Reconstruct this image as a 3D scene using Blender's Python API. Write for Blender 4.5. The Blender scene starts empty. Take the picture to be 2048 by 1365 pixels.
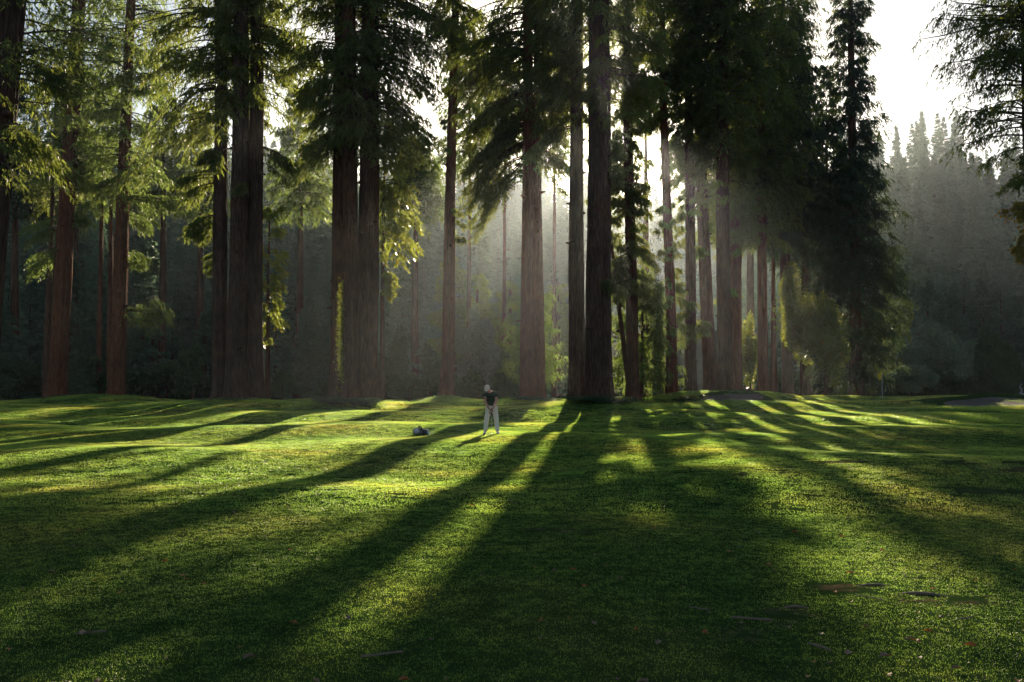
import bpy, math, random
import numpy as np
from mathutils import Vector
R = math.radians
rng = np.random.default_rng(7)
random.seed(7)
scene = bpy.context.scene
col = scene.collection
# ------------------------------------------------------------ camera, sky, sun, exposure
F_PX, CXP, CYP, HOR, CAMZ = 1991.1, 1024.0, 682.5, 775.0, 1.7
PITCH = math.atan((HOR - CYP) / F_PX)
cp, sp = math.cos(PITCH), math.sin(PITCH)
cam_d = bpy.data.cameras.new('camera')
cam = bpy.data.objects.new('camera', cam_d)
col.objects.link(cam)
cam_d.lens = 35.0; cam_d.sensor_width = 36.0
cam_d.clip_start = 0.1; cam_d.clip_end = 5000
cam.location = (0, 0, CAMZ)
cam.rotation_euler = (math.pi / 2 + PITCH, 0, 0)
scene.camera = cam
scene.render.resolution_x = 1024; scene.render.resolution_y = 682

def ray(px, py):
    u = (px - CXP) / F_PX; v = (CYP - py) / F_PX
    return np.array([u, cp - v * sp, sp + v * cp])
def at(px, py, Y):
    d = ray(px, py); t = Y / d[1]
    return np.array([0, 0, CAMZ]) + d * t

SUN_PX = (1231, 235)
sd = ray(*SUN_PX); sd = sd / np.linalg.norm(sd)
SUN_EL = math.asin(sd[2]); SUN_AZ = math.atan2(sd[0], sd[1])
world = bpy.data.worlds.new('World'); scene.world = world; world.use_nodes = True
wn = world.node_tree.nodes; wl = world.node_tree.links
bg = wn['Background']
sky = wn.new('ShaderNodeTexSky'); sky.sky_type = 'NISHITA'; sky.sun_disc = False
sky.sun_elevation = SUN_EL; sky.sun_rotation = SUN_AZ
sky.air_density = 1.0; sky.dust_density = .8; sky.ozone_density = 1.0
wl.new(sky.outputs[0], bg.inputs[0]); bg.inputs[1].default_value = 0.05
sun_d = bpy.data.lights.new('sun', 'SUN'); sun_d.energy = 5.0; sun_d.angle = R(0.5); sun_d.color = (1.0, 0.82, 0.57)
sun = bpy.data.objects.new('sun', sun_d); col.objects.link(sun)
sun.rotation_euler = Vector(sd).to_track_quat('Z', 'Y').to_euler()
sun.location = (20, 150, 60)
scene.view_settings.view_transform = 'Standard'
scene.view_settings.look = 'None'
scene.view_settings.gamma = 1.0
scene.view_settings.exposure = 1.3
scene.view_settings.use_curve_mapping = False

# ------------------------------------------------------------ helpers
def setp(o, label=None, cat=None, group=None, kind=None):
    if label: o['label'] = label
    if cat: o['category'] = cat
    if group: o['group'] = group
    if kind: o['kind'] = kind
    return o
def empty(name, loc, label=None, cat=None, group=None, rz=0.0):
    o = bpy.data.objects.new(name, None); col.objects.link(o)
    o.location = loc; o.rotation_euler = (0, 0, rz); o.empty_display_size = .3
    return setp(o, label, cat, group)
def mesh_np(name, V, Fc, mat=None, smooth=False):
    """V (n,3); Fc (m,k) array of k-gons"""
    V = np.ascontiguousarray(V, dtype=np.float32); Fc = np.ascontiguousarray(Fc, dtype=np.int32)
    me = bpy.data.meshes.new(name)
    n, k = Fc.shape
    me.vertices.add(len(V)); me.vertices.foreach_set('co', V.ravel())
    me.loops.add(n * k); me.loops.foreach_set('vertex_index', Fc.ravel())
    me.polygons.add(n); me.polygons.foreach_set('loop_start', np.arange(0, n * k, k, dtype=np.int32))
    me.polygons.foreach_set('loop_total', np.full(n, k, dtype=np.int32))
    if smooth: me.polygons.foreach_set('use_smooth', np.ones(n, dtype=bool))
    me.update(calc_edges=True)
    if mat: me.materials.append(mat)
    return me
def mobj(name, me, parent=None, loc=(0, 0, 0)):
    o = bpy.data.objects.new(name, me); col.objects.link(o); o.location = loc
    if parent: o.parent = parent
    return o
def join(parts):
    """parts list of (V,F) with equal k"""
    off = 0; Vs = []; Fs = []
    for V, Fc in parts:
        if len(V) == 0: continue
        Vs.append(V); Fs.append(Fc + off); off += len(V)
    return np.concatenate(Vs), np.concatenate(Fs)
def smst(a, b, x):
    t = np.clip((x - a) / (b - a), 0, 1); return t * t * (3 - 2 * t)

# ------------------------------------------------------------ materials
def nmat(name):
    m = bpy.data.materials.new(name); m.use_nodes = True
    nt = m.node_tree
    for n in list(nt.nodes): nt.nodes.remove(n)
    out = nt.nodes.new('ShaderNodeOutputMaterial')
    return m, nt, out
def N(nt, t, **kw):
    n = nt.nodes.new(t)
    for k, v in kw.items(): setattr(n, k, v)
    return n
def ramp(nt, stops, interp='LINEAR'):
    n = nt.nodes.new('ShaderNodeValToRGB'); cr = n.color_ramp; cr.interpolation = interp
    while len(cr.elements) < len(stops): cr.elements.new(0.5)
    for e, (p, c) in zip(cr.elements, stops):
        e.position = p; e.color = (*c, 1) if len(c) == 3 else c
    return n
def noise(nt, scale, detail=3, rough=.55, vec=None):
    n = nt.nodes.new('ShaderNodeTexNoise'); n.inputs['Scale'].default_value = scale
    n.inputs['Detail'].default_value = detail; n.inputs['Roughness'].default_value = rough
    if vec is not None: nt.links.new(vec, n.inputs['Vector'])
    return n
def leaf_mat(name, dark, light, trans, tw=.45, scale=.8, rough=.5, accent=None, vary=None):
    """thin foliage: diffuse + translucent, hue varies in clumps; a few autumn-yellow sprays"""
    m, nt, out = nmat(name)
    geo = N(nt, 'ShaderNodeNewGeometry')
    n1 = noise(nt, scale, 3, .6, geo.outputs['Position'])
    rp = ramp(nt, [(.3, dark), (.7, light)])
    nt.links.new(n1.outputs[0], rp.inputs[0])
    colout = rp.outputs[0]
    rt = ramp(nt, [(.3, tuple(x * .7 for x in trans)), (.7, trans)])
    nt.links.new(n1.outputs[0], rt.inputs[0])
    tout = rt.outputs[0]
    if vary:      # every tree its own tone
        oi = N(nt, 'ShaderNodeObjectInfo'); rv_ = ramp(nt, [(0, (vary[0], vary[0] * 1.02, vary[0] * 1.1)), (.5, (1, 1, 1)), (1, (vary[1] * 1.05, vary[1], vary[1] * .8))])
        nt.links.new(oi.outputs['Random'], rv_.inputs[0])
        q_ = N(nt, 'ShaderNodeMix', data_type='RGBA', blend_type='MULTIPLY'); q_.inputs[0].default_value = 1
        nt.links.new(colout, q_.inputs[6]); nt.links.new(rv_.outputs[0], q_.inputs[7]); colout = q_.outputs[2]
    if accent:
        th = ramp(nt, [(accent[1], (0, 0, 0)), (accent[1] + .04, (1, 1, 1))])
        n2 = noise(nt, scale * 3.1, 2, .6, geo.outputs['Position'])
        nt.links.new(n2.outputs[0], th.inputs[0])
        for k in (0, 1):
            mx = N(nt, 'ShaderNodeMix', data_type='RGBA')
            nt.links.new(th.outputs[0], mx.inputs[0])
            nt.links.new(colout if k == 0 else tout, mx.inputs[6])
            mx.inputs[7].default_value = (*accent[0], 1)
            if k == 0: colout = mx.outputs[2]
            else: tout = mx.outputs[2]
    p = N(nt, 'ShaderNodeBsdfPrincipled'); p.inputs['Roughness'].default_value = rough
    p.inputs['Specular IOR Level'].default_value = .25
    t = N(nt, 'ShaderNodeBsdfTranslucent')
    nt.links.new(colout, p.inputs['Base Color']); nt.links.new(tout, t.inputs['Color'])
    ms = N(nt, 'ShaderNodeMixShader'); ms.inputs[0].default_value = tw
    nt.links.new(p.outputs[0], ms.inputs[1]); nt.links.new(t.outputs[0], ms.inputs[2])
    nt.links.new(ms.outputs[0], out.inputs[0])
    return m
M = {}
M['redwood_leaf'] = leaf_mat('redwood_leaf', (.022, .042, .014), (.05, .085, .024), (.30, .36, .06), .5, .7, accent=((.28, .19, .04), .68))
M['redwood_leaf_b'] = leaf_mat('redwood_leaf_b', (.03, .05, .016), (.065, .095, .025), (.29, .40, .085), .55, .7, accent=((.32, .2, .03), .70))
M['fir_leaf'] = leaf_mat('fir_leaf', (.016, .034, .018), (.035, .065, .03), (.10, .15, .045), .35, .5)
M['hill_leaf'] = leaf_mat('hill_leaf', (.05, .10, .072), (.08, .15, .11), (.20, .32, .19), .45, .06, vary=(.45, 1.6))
M['broad_leaf'] = leaf_mat('broad_leaf', (.045, .085, .028), (.09, .14, .04), (.44, .50, .06), .55, .6, .35, accent=((.35, .25, .03), .64))
M['grey_leaf'] = leaf_mat('grey_leaf', (.08, .12, .085), (.14, .18, .135), (.16, .22, .11), .35, .5)
M['shrub_leaf'] = leaf_mat('shrub_leaf', (.030, .062, .030), (.06, .11, .048), (.12, .19, .05), .35, .9)
M['bluish_leaf'] = leaf_mat('bluish_leaf', (.075, .14, .10), (.12, .20, .14), (.22, .34, .16), .45, .9)
M['cypress_leaf'] = leaf_mat('cypress_leaf', (.03, .07, .03), (.055, .11, .045), (.10, .18, .05), .3, .9)
M['yellow_leaf'] = leaf_mat('yellow_leaf', (.10, .10, .02), (.22, .17, .03), (.40, .30, .03), .5, .8)

def bark_mat(name, c1, c2, c3, bs=.6):
    m, nt, out = nmat(name)
    tc = N(nt, 'ShaderNodeTexCoord')
    mp = N(nt, 'ShaderNodeMapping'); mp.inputs['Scale'].default_value = (8, 8, .9)
    nt.links.new(tc.outputs['Object'], mp.inputs[0])
    n1 = noise(nt, 1.6, 6, .62, mp.outputs[0])
    n3 = noise(nt, .5, 3, .5, tc.outputs['Object'])
    rp = ramp(nt, [(.3, c1), (.5, c2), (.72, c3)])
    nt.links.new(n1.outputs[0], rp.inputs[0])
    mx = N(nt, 'ShaderNodeMix', data_type='RGBA', blend_type='MULTIPLY'); mx.inputs[0].default_value = .7
    rr = ramp(nt, [(.3, (.55, .56, .58)), (.55, (1, 1, 1)), (.75, (1.25, .85, .66))])
    nt.links.new(n3.outputs[0], rr.inputs[0])
    nt.links.new(rp.outputs[0], mx.inputs[6]); nt.links.new(rr.outputs[0], mx.inputs[7])
    p = N(nt, 'ShaderNodeBsdfPrincipled'); p.inputs['Roughness'].default_value = .9
    p.inputs['Specular IOR Level'].default_value = .15
    nt.links.new(mx.outputs[2], p.inputs['Base Color'])
    b = N(nt, 'ShaderNodeBump'); b.inputs['Strength'].default_value = bs; b.inputs['Distance'].default_value = .12
    nt.links.new(n1.outputs[0], b.inputs['Height']); nt.links.new(b.outputs[0], p.inputs['Normal'])
    nt.links.new(p.outputs[0], out.inputs[0])
    return m
M['bark'] = bark_mat('bark', (.026, .012, .008), (.085, .040, .024), (.17, .092, .058))
M['bark_red'] = bark_mat('bark_red', (.045, .016, .008), (.14, .050, .026), (.25, .11, .060))
M['bark_grey'] = bark_mat('bark_grey', (.020, .012, .009), (.066, .040, .029), (.14, .09, .066))
M['limb'] = bark_mat('limb', (.03, .02, .014), (.08, .055, .038), (.13, .1, .075), .2)

def plain(name, c, rough=.7, spec=.3, vary=.15, scale=20, bump=0.0):
    m, nt, out = nmat(name)
    tc = N(nt, 'ShaderNodeTexCoord'); n1 = noise(nt, scale, 4, .6, tc.outputs['Object'])
    rp = ramp(nt, [(.3, tuple(x * (1 - vary) for x in c)), (.7, tuple(min(1, x * (1 + vary)) for x in c))])
    nt.links.new(n1.outputs[0], rp.inputs[0])
    p = N(nt, 'ShaderNodeBsdfPrincipled'); p.inputs['Roughness'].default_value = rough
    p.inputs['Specular IOR Level'].default_value = spec
    nt.links.new(rp.outputs[0], p.inputs['Base Color'])
    if bump:
        b = N(nt, 'ShaderNodeBump'); b.inputs['Strength'].default_value = bump; b.inputs['Distance'].default_value = .02
        nt.links.new(n1.outputs[0], b.inputs['Height']); nt.links.new(b.outputs[0], p.inputs['Normal'])
    nt.links.new(p.outputs[0], out.inputs[0])
    return m

def turf_color(nt, bare_attr=True):
    """turf colour from world position: greener/yellower patches, dry and mossy blotches"""
    geo = N(nt, 'ShaderNodeNewGeometry')
    a = noise(nt, .22, 4, .6, geo.outputs['Position'])
    b = noise(nt, 2.3, 4, .65, geo.outputs['Position'])
    r1 = ramp(nt, [(.32, (.024, .058, .017)), (.5, (.042, .080, .022)), (.68, (.076, .098, .030))])
    nt.links.new(a.outputs[0], r1.inputs[0])
    r2 = ramp(nt, [(.3, (.62, .66, .6)), (.55, (1, 1, 1)), (.75, (1.35, 1.22, .9))])
    nt.links.new(b.outputs[0], r2.inputs[0])
    mx = N(nt, 'ShaderNodeMix', data_type='RGBA', blend_type='MULTIPLY'); mx.inputs[0].default_value = 1
    nt.links.new(r1.outputs[0], mx.inputs[6]); nt.links.new(r2.outputs[0], mx.inputs[7])
    return geo, mx.outputs[2]
# ground material: turf with bare earth where the attribute 'bare' is high
m, nt, out = nmat('turf_ground')
geo, tcol = turf_color(nt)
att = N(nt, 'ShaderNodeAttribute', attribute_name='bare')
nb = noise(nt, 5.0, 5, .7, geo.outputs['Position'])
ad = N(nt, 'ShaderNodeMath', operation='ADD'); nt.links.new(att.outputs['Fac'], ad.inputs[0])
sb = N(nt, 'ShaderNodeMath', operation='SUBTRACT'); nt.links.new(nb.outputs[0], sb.inputs[0]); sb.inputs[1].default_value = .5
mu = N(nt, 'ShaderNodeMath', operation='MULTIPLY'); mu.inputs[1].default_value = 1.7; nt.links.new(sb.outputs[0], mu.inputs[0]); nt.links.new(mu.outputs[0], ad.inputs[1])
cl = ramp(nt, [(.46, (0, 0, 0)), (.95, (1, 1, 1))]); nt.links.new(ad.outputs[0], cl.inputs[0])
nd = noise(nt, 14, 5, .7, geo.outputs['Position'])
dr = ramp(nt, [(.3, (.060, .042, .028)), (.6, (.14, .095, .058)), (.8, (.24, .17, .11))]); nt.links.new(nd.outputs[0], dr.inputs[0])
mx = N(nt, 'ShaderNodeMix', data_type='RGBA'); nt.links.new(cl.outputs[0], mx.inputs[0])
dk = N(nt, 'ShaderNodeMix', data_type='RGBA', blend_type='MULTIPLY'); dk.inputs[0].default_value = 1
nt.links.new(tcol, dk.inputs[6]); dk.inputs[7].default_value = (.8, .8, .8, 1)
nt.links.new(dk.outputs[2], mx.inputs[6]); nt.links.new(dr.outputs[0], mx.inputs[7])
p = N(nt, 'ShaderNodeBsdfPrincipled'); p.inputs['Roughness'].default_value = .95; p.inputs['Specular IOR Level'].default_value = .0
nt.links.new(mx.outputs[2], p.inputs['Base Color'])
bn = noise(nt, 30, 4, .7, geo.outputs['Position'])
b = N(nt, 'ShaderNodeBump'); b.inputs['Strength'].default_value = .8; b.inputs['Distance'].default_value = .04
nt.links.new(bn.outputs[0], b.inputs['Height']); nt.links.new(b.outputs[0], p.inputs['Normal'])
nt.links.new(p.outputs[0], out.inputs[0]); M['ground'] = m
# grass blades
m, nt, out = nmat('grass_blade')
geo, tcol = turf_color(nt)
br = N(nt, 'ShaderNodeMix', data_type='RGBA', blend_type='MULTIPLY'); br.inputs[0].default_value = 1
nt.links.new(tcol, br.inputs[6]); br.inputs[7].default_value = (.72, .80, .85, 1)
tr = N(nt, 'ShaderNodeMix', data_type='RGBA', blend_type='MULTIPLY'); tr.inputs[0].default_value = 1
nt.links.new(tcol, tr.inputs[6]); tr.clamp_result = True; tr.inputs[7].default_value = (13.0, 10.2, 5.4, 1)
p = N(nt, 'ShaderNodeBsdfPrincipled'); p.inputs['Roughness'].default_value = .36; p.inputs['Specular IOR Level'].default_value = .42
nt.links.new(br.outputs[2], p.inputs['Base Color'])
t = N(nt, 'ShaderNodeBsdfTranslucent'); nt.links.new(tr.outputs[2], t.inputs['Color'])
ms = N(nt, 'ShaderNodeMixShader'); ms.inputs[0].default_value = .62
nt.links.new(p.outputs[0], ms.inputs[1]); nt.links.new(t.outputs[0], ms.inputs[2]); nt.links.new(ms.outputs[0], out.inputs[0])
M['grass'] = m
M['forest_floor'] = plain('forest_floor', (.045, .045, .025), .95, .1, .4, .3)
M['sand'] = plain('sand', (.10, .085, .075), .95, .1, .25, 3, .5)

# ------------------------------------------------------------ terrain
def bumpf(x, y, cx, cy, rx, ry, h):
    return h * np.exp(-(((x - cx) / rx) ** 2 + ((y - cy) / ry) ** 2))
MOUNDS = []      # filled with trunk bases below
def ground_z(x, y):
    x = np.asarray(x, float); y = np.asarray(y, float)
    z = .10 * smst(17, 26, y + .12 * x) + .42 * smst(44, 62, y)
    w = smst(6, 20, y)
    z = z + w * (.085 * np.sin(x * .33 + y * .21 + 1.1) + .075 * np.sin(x * -.22 + y * .47 + .4) + .03 * np.sin(x * .8 + y * .6))
    z = z + bumpf(x, y, 17.5, 72, 5.5, 3.0, .85)          # green's front ridge
    z = z + bumpf(x, y, 30, 86, 20, 13, .38)              # raised green
    z = z + bumpf(x, y, 31, 66.5, 7, 3.0, .55)            # bunker bank
    z = z + bumpf(x, y, 21, 46, 7, 4.0, .35)              # rough mound in front
    z = z + bumpf(x, y, 9, 52, 3.0, 3.0, .22)
    z = z + bumpf(x, y, -20, 40, 6, 3, .18) + bumpf(x, y, -9, 37, 5, 2.5, .12)
    for cx, cy, r, h in MOUNDS:
        z = z + bumpf(x, y, cx, cy, r, r, h)
    return z
def hill_z(x, y):
    x = np.asarray(x, float); y = np.asarray(y, float)
    az = np.degrees(np.arctan2(x, y)); d = np.hypot(x, y)
    el = np.interp(az, [-60, -30, -18, -8, 0, 3.5, 8, 12, 18, 23, 30, 60], [9.5, 9.5, 9.2, 9.6, 9.4, 8.6, 7.7, 8, 9.6, 10.0, 7.9, 7.5])
    d0 = np.interp(az, [-60, -10, 0, 10, 17, 30, 60], [112, 118, 150, 160, 130, 125, 120])
    d1 = 330.
    top = d1 * np.tan(np.radians(el))
    t = np.clip((d - d0) / (d1 - d0), 0, 1.6)
    z = top * (1 - np.cos(np.minimum(t, 1) * math.pi)) / 2 + np.maximum(t - 1, 0) * top * .25
    z = z + np.minimum(t * 6, 1) * (2.2 * np.sin(x * .05 + 1) * np.cos(y * .043) + 1.2 * np.sin(x * .11 + y * .08))
    return z + .3
# trunk base table: px, depth, mound radius, mound height
def basexy(px, D): return float((px - CXP) / F_PX * D), float(D)

# ------------------------------------------------------------ trunks
def trunk_geo(pts, r, nseg=48, ridge=.09, seed=0, flare=.5, flare_h=2.4, nr=None):
    """pts: list of axis points, r: list of radii (same count); furrowed, flared redwood trunk"""
    g = np.random.default_rng(seed)
    pts = np.array(pts, float); r = np.array(r, float)
    L = np.concatenate([[0], np.cumsum(np.linalg.norm(np.diff(pts, axis=0), axis=1))])
    nr = nr or int(max(12, L[-1] * 1.6))
    s = L[-1] * (np.linspace(0, 1, nr) ** 1.25)
    ax = np.stack([np.interp(s, L, pts[:, i]) for i in range(3)], 1)
    rr = np.interp(s, L, r)
    rr = rr * (1 + flare * np.exp(-s / (flare_h * .45)))
    th = np.linspace(0, 2 * math.pi, nseg, endpoint=False)
    TH, S = np.meshgrid(th, s)
    f = np.zeros_like(TH)
    for k in (3, 5, 8, 13, 17, 21):
        ph = g.uniform(0, 6.28); dr = g.normal(0, .05) ; wv = g.uniform(.1, .4)
        a = (1 - np.abs(np.sin(.5 * (k * TH + ph + dr * S + wv * np.sin(S * .5 + ph)))) * 2) if k > 6 else np.cos(k * TH + ph + dr * S)
        f += a * (ridge * (1.0 if k > 6 else .5) / (1 + k * .06))
    f += (3 * np.exp(-S / .9)) * ridge * np.maximum(np.cos(5 * TH + g.uniform(0, 6)), -.3) * .9
    f += g.normal(0, .012, TH.shape)
    RR = rr[:, None] * (1 + f)
    X = ax[:, None, 0] + RR * np.cos(TH); Y = ax[:, None, 1] + RR * np.sin(TH); Z = np.repeat(ax[:, None, 2], nseg, 1)
    V = np.stack([X, Y, Z], 2).reshape(-1, 3)
    i = np.arange(nr - 1)[:, None] * nseg; j = np.arange(nseg)[None]; j2 = (j + 1) % nseg
    Fc = np.stack([i + j, i + j2, i + nseg + j2, i + nseg + j], 2).reshape(-1, 4)
    return V, Fc

# ------------------------------------------------------------ foliage
def branch_set(o, az, L, slope, droop, g, T=16, NB=7, tw=1.1, bl=.4, bw=.09, hang=.35, smin=.15):
    """o (B,3), az, L, slope, droop (B,). returns leaf tris and limb tubes"""
    B = len(L)
    dh = np.stack([np.cos(az), np.sin(az), np.zeros(B)], 1)
    wob = g.normal(0, .10, B)
    side0 = np.stack([-np.sin(az), np.cos(az), np.zeros(B)], 1)
    def pos(b, s):
        Ls = L[b] * s
        p = o[b] + dh[b] * (Ls * (1 - .12 * s * s))[:, None] + side0[b] * (wob[b] * Ls * s)[:, None]
        p[:, 2] += slope[b] * Ls - droop[b] * Ls * s + .12 * Ls * s ** 4
        return p
    b = np.repeat(np.arange(B), T); n = B * T
    s = smin + (1 - smin) * g.random(n) ** .8
    P = pos(b, s)
    sg = np.where(g.random(n) < .5, -1., 1.)
    an = az[b] + sg * (math.pi * (.20 + .2 * g.random(n))) * (1 - .55 * (s > .9))
    tl = tw * (1.15 - .65 * s) * (.55 + .7 * g.random(n)) * np.clip(L[b] / 3.0, .15, 1.3)
    td = np.stack([np.cos(an), np.sin(an), -hang * (.3 + 1.2 * g.random(n)) + .0 * an], 1)
    td /= np.linalg.norm(td, axis=1)[:, None]
    m = n * NB
    k = np.repeat(np.arange(n), NB)
    u = (np.tile(np.arange(NB), n) + g.random(m)) / NB
    base = P[k] + td[k] * (tl[k] * u)[:, None]
    base[:, 2] -= (u ** 2) * tl[k] * .25 * hang * 2
    base += g.normal(0, .05, base.shape)
    s2 = np.where(g.random(m) < .5, -1., 1.)
    perp = np.stack([-td[k][:, 1], td[k][:, 0], np.zeros(m)], 1)
    d = td[k] * .65 + perp * (s2 * .6)[:, None] + g.normal(0, .28, (m, 3)); d[:, 2] -= hang * .8
    d /= np.linalg.norm(d, axis=1)[:, None]
    rv = g.normal(0, 1, (m, 3)); rv[:, 2] *= .6
    sd_ = np.cross(d, rv); sd_ /= np.linalg.norm(sd_, axis=1)[:, None] + 1e-6
    ln = bl * (.6 + .7 * g.random(m)) * np.clip(.45 + L[b][k] / 3, .45, 1); wd = bw * (.6 + .8 * g.random(m))
    V = np.stack([base - sd_ * (wd * .5)[:, None], base + sd_ * (wd * .5)[:, None], base + d * ln[:, None]], 1).reshape(-1, 3)
    Fc = np.arange(len(V)).reshape(-1, 3)
    # limbs : 3-sided tubes
    K = 5
    ss = np.linspace(0, .95, K)
    bb = np.repeat(np.arange(B), K); st = np.tile(ss, B)
    C = pos(bb, st).reshape(B, K, 3)
    rad = (L * .013 + .012)[:, None] * (1 - .8 * ss)[None]
    ring = []
    for q in range(3):
        a_ = q * 2.094
        off = side0[:, None] * math.cos(a_) + np.array([0, 0, 1.]) * math.sin(a_)
        ring.append(C + off * rad[..., None])
    W = np.stack(ring, 2).reshape(-1, 3)      # B,K,3
    i = (np.arange(B)[:, None, None] * K * 3 + np.arange(K - 1)[None, :, None] * 3); j = np.arange(3)[None, None]; j2 = (j + 1) % 3
    WF = np.stack([i + j, i + j2, i + 3 + j2, i + 3 + j], 3).reshape(-1, 4)
    return V, Fc, W, WF
def whorl(axis, z0, z1, rlow, rtop, nb, g, shape=1.0, slope=.05, droop=.35, azr=None, zbias=1.0, jit=.3):
    """branch arrays for a crown along the axis function axis(z)->(x,y)"""
    t = g.random(nb) ** zbias
    z = z0 + (z1 - z0) * t
    x, y = axis(z)
    az = g.uniform(0, 2 * math.pi, nb) if azr is None else g.uniform(azr[0], azr[1], nb)
    Lg = (rlow + (rtop - rlow) * t ** shape) * (1 - jit + 2 * jit * g.random(nb))
    sl = slope + .25 * t + g.normal(0, .12, nb)
    dr = droop * (1 + g.normal(0, .3, nb)) * (1 - .4 * t)
    return np.stack([x, y, z], 1), az, Lg, sl, dr
def cat(*a): return tuple(np.concatenate(x) for x in zip(*a))

def make_tree(name, stems, D, label, bark='bark', leaf='redwood_leaf', crowns=(), boughs=(), seed=0, mound=None,
              top=36., cat_='tree', group=None, T=16, NB=7, bl=.42, bw=.10, tw=1.2, hang=.8, flare=.42, nseg=48, ridge=.09):
    """stems: list of (px_base, px_at_frame_top, w_base_px, w_top_px[, dD[, ytop]]).
    crowns: dict per crown. boughs: (stem, py, az_deg, length, slope, droop)"""
    g = np.random.default_rng(seed)
    px0 = stems[0][0] if len(stems) < 3 else stems[1][0]
    bx, by = basexy(px0, D)
    if mound: MOUNDS.append((bx, by, mound[0], mound[1]))
    bz = float(ground_z(bx, by))
    root = empty(name, (bx, by, bz), label, cat_, group)
    axes = []
    for k, st in enumerate(stems):
        DD = D + (st[4] if len(st) > 4 else 0)
        tp = st[5] if len(st) > 5 else top
        xb, _ = basexy(st[0], DD)
        pt = at(st[1], 0, DD)          # point at the top of the frame
        zf = pt[2]
        lean = (pt[0] - xb) / zf
        wz = g.normal(0, .10, 2)
        zz = np.array([-.4, 1, 3, 8, 14, 20, zf, tp])
        zz = np.array(sorted(set([z for z in zz if z <= tp] + [tp])))
        xx = xb + lean * zz + .12 * np.sin(zz * .22 + wz[0] * 30) * min(1, 30 / D) * (zz > 1)
        yy = np.full(len(zz), DD)
        r0 = st[2] * .90 / 2 / F_PX * DD; r1 = st[3] * .94 / 2 / F_PX * DD
        rr = np.interp(zz, [0, zf, max(tp, zf + 1)], [r0, r1, r1 * .35 if tp > zf + 3 else r1])
        if tp < zf: rr = r0 + (.04 - r0) * (zz.clip(0) / tp) ** 1.1
        pts = np.stack([xx, yy, zz + bz], 1) - np.array([bx, by, bz])
        V, Fc = trunk_geo(pts, rr, nseg, ridge, seed * 13 + k, flare)
        mobj('trunk', mesh_np('trunk', V, Fc, M[bark], True), root)
        axes.append((lambda z, zz=zz, xx=xx, DD=DD, bz=bz: (np.interp(z - 0, zz, xx) - bx, np.full(np.shape(z), DD - by))))
    if nseg >= 40:      # broken limb stubs and knots on the big trunks
        SV = []
        for k, axf in enumerate(axes):
            DD = D + (stems[k][4] if len(stems[k]) > 4 else 0); rr_ = (stems[k][2] * .55 + stems[k][3] * .45) / 2 / F_PX * DD
            for _ in range(9):
                z = g.uniform(2.5, 17); x_, y_ = axf(np.array(z)); a = g.uniform(3.3, 6.1); r_ = g.uniform(.05, .13); l_ = g.uniform(.10, .45)
                d0 = np.array([math.cos(a), math.sin(a), g.uniform(-.3, .3)]); s0 = np.array([-math.sin(a), math.cos(a), 0]); u0 = np.array([0, 0, 1.])
                c0 = np.array([float(x_), float(y_), z]) + d0 * rr_ * .85; th = np.linspace(0, 2 * math.pi, 7)[:-1]
                ring = lambda q, rad: np.array([c0 + d0 * q + (s0 * math.cos(t) + u0 * math.sin(t)) * rad for t in th])
                Vq = np.concatenate([ring(0, r_ * 1.7), ring(l_ * .4, r_), ring(l_, r_ * .5)])
                Fq = np.array([(i0 * 6 + j0, i0 * 6 + (j0 + 1) % 6, i0 * 6 + 6 + (j0 + 1) % 6, i0 * 6 + 6 + j0) for i0 in range(2) for j0 in range(6)] + [(12, 13, 14, 15), (12, 15, 16, 17)])
                SV.append((Vq, Fq))
        V, Fc = join(SV); setp(mobj('limb_stubs', mesh_np('limb_stubs', V, Fc, M[bark])  , root), kind='stuff')
    LV = []; WV = []
    for c in crowns:
        k = c.get('stem', 0); DD = D + (stems[k][4] if len(stems[k]) > 4 else 0)
        z0 = (at(0, c['y0'], DD)[2]) - bz
        z1 = c['z1'] if 'z1' in c else (at(0, c['y1'], DD)[2]) - bz
        bs = whorl(axes[k], z0, z1, c['r0'], c['r1'], c['n'], g, c.get('shape', 1), c.get('slope', .0), c.get('droop', .4), c.get('az'), c.get('zb', 1.0))
        V, Fc, W, WF = branch_set(*bs, g, T=c.get('T', T), NB=NB, tw=c.get('tw', tw), bl=bl * c.get('s', 1), bw=bw * c.get('s', 1), hang=hang)
        LV.append((V, Fc)); WV.append((W, WF))
    if boughs:
        o = []; az = []; Ls = []; sl = []; dr = []
        for (k, py, a, L_, s_, d_, cnt) in boughs:
            DD = D + (stems[k][4] if len(stems[k]) > 4 else 0)
            for q in range(cnt):
                z = at(0, py + g.normal(0, 9), DD)[2] - bz
                x, y = axes[k](z)
                o.append((x, y, z)); az.append(R(a + g.normal(0, 14))); Ls.append(L_ * g.uniform(.75, 1.1)); sl.append(s_ + g.normal(0, .08)); dr.append(d_ * g.uniform(.8, 1.2))
        V, Fc, W, WF = branch_set(np.array(o, float), np.array(az), np.array(Ls), np.array(sl), np.array(dr), g, T=int(T * 1.6), NB=NB, tw=tw, bl=bl * .9, bw=bw * .9, hang=hang, smin=.2)
        LV.append((V, Fc)); WV.append((W, WF))
    if LV:
        V, Fc = join(LV); mobj('crown', mesh_np('crown', V, Fc, M[leaf]), root)
        V, Fc = join(WV); setp(mobj('branches', mesh_np('branches', V, Fc, M['limb']), root), kind='stuff')
    return root

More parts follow.
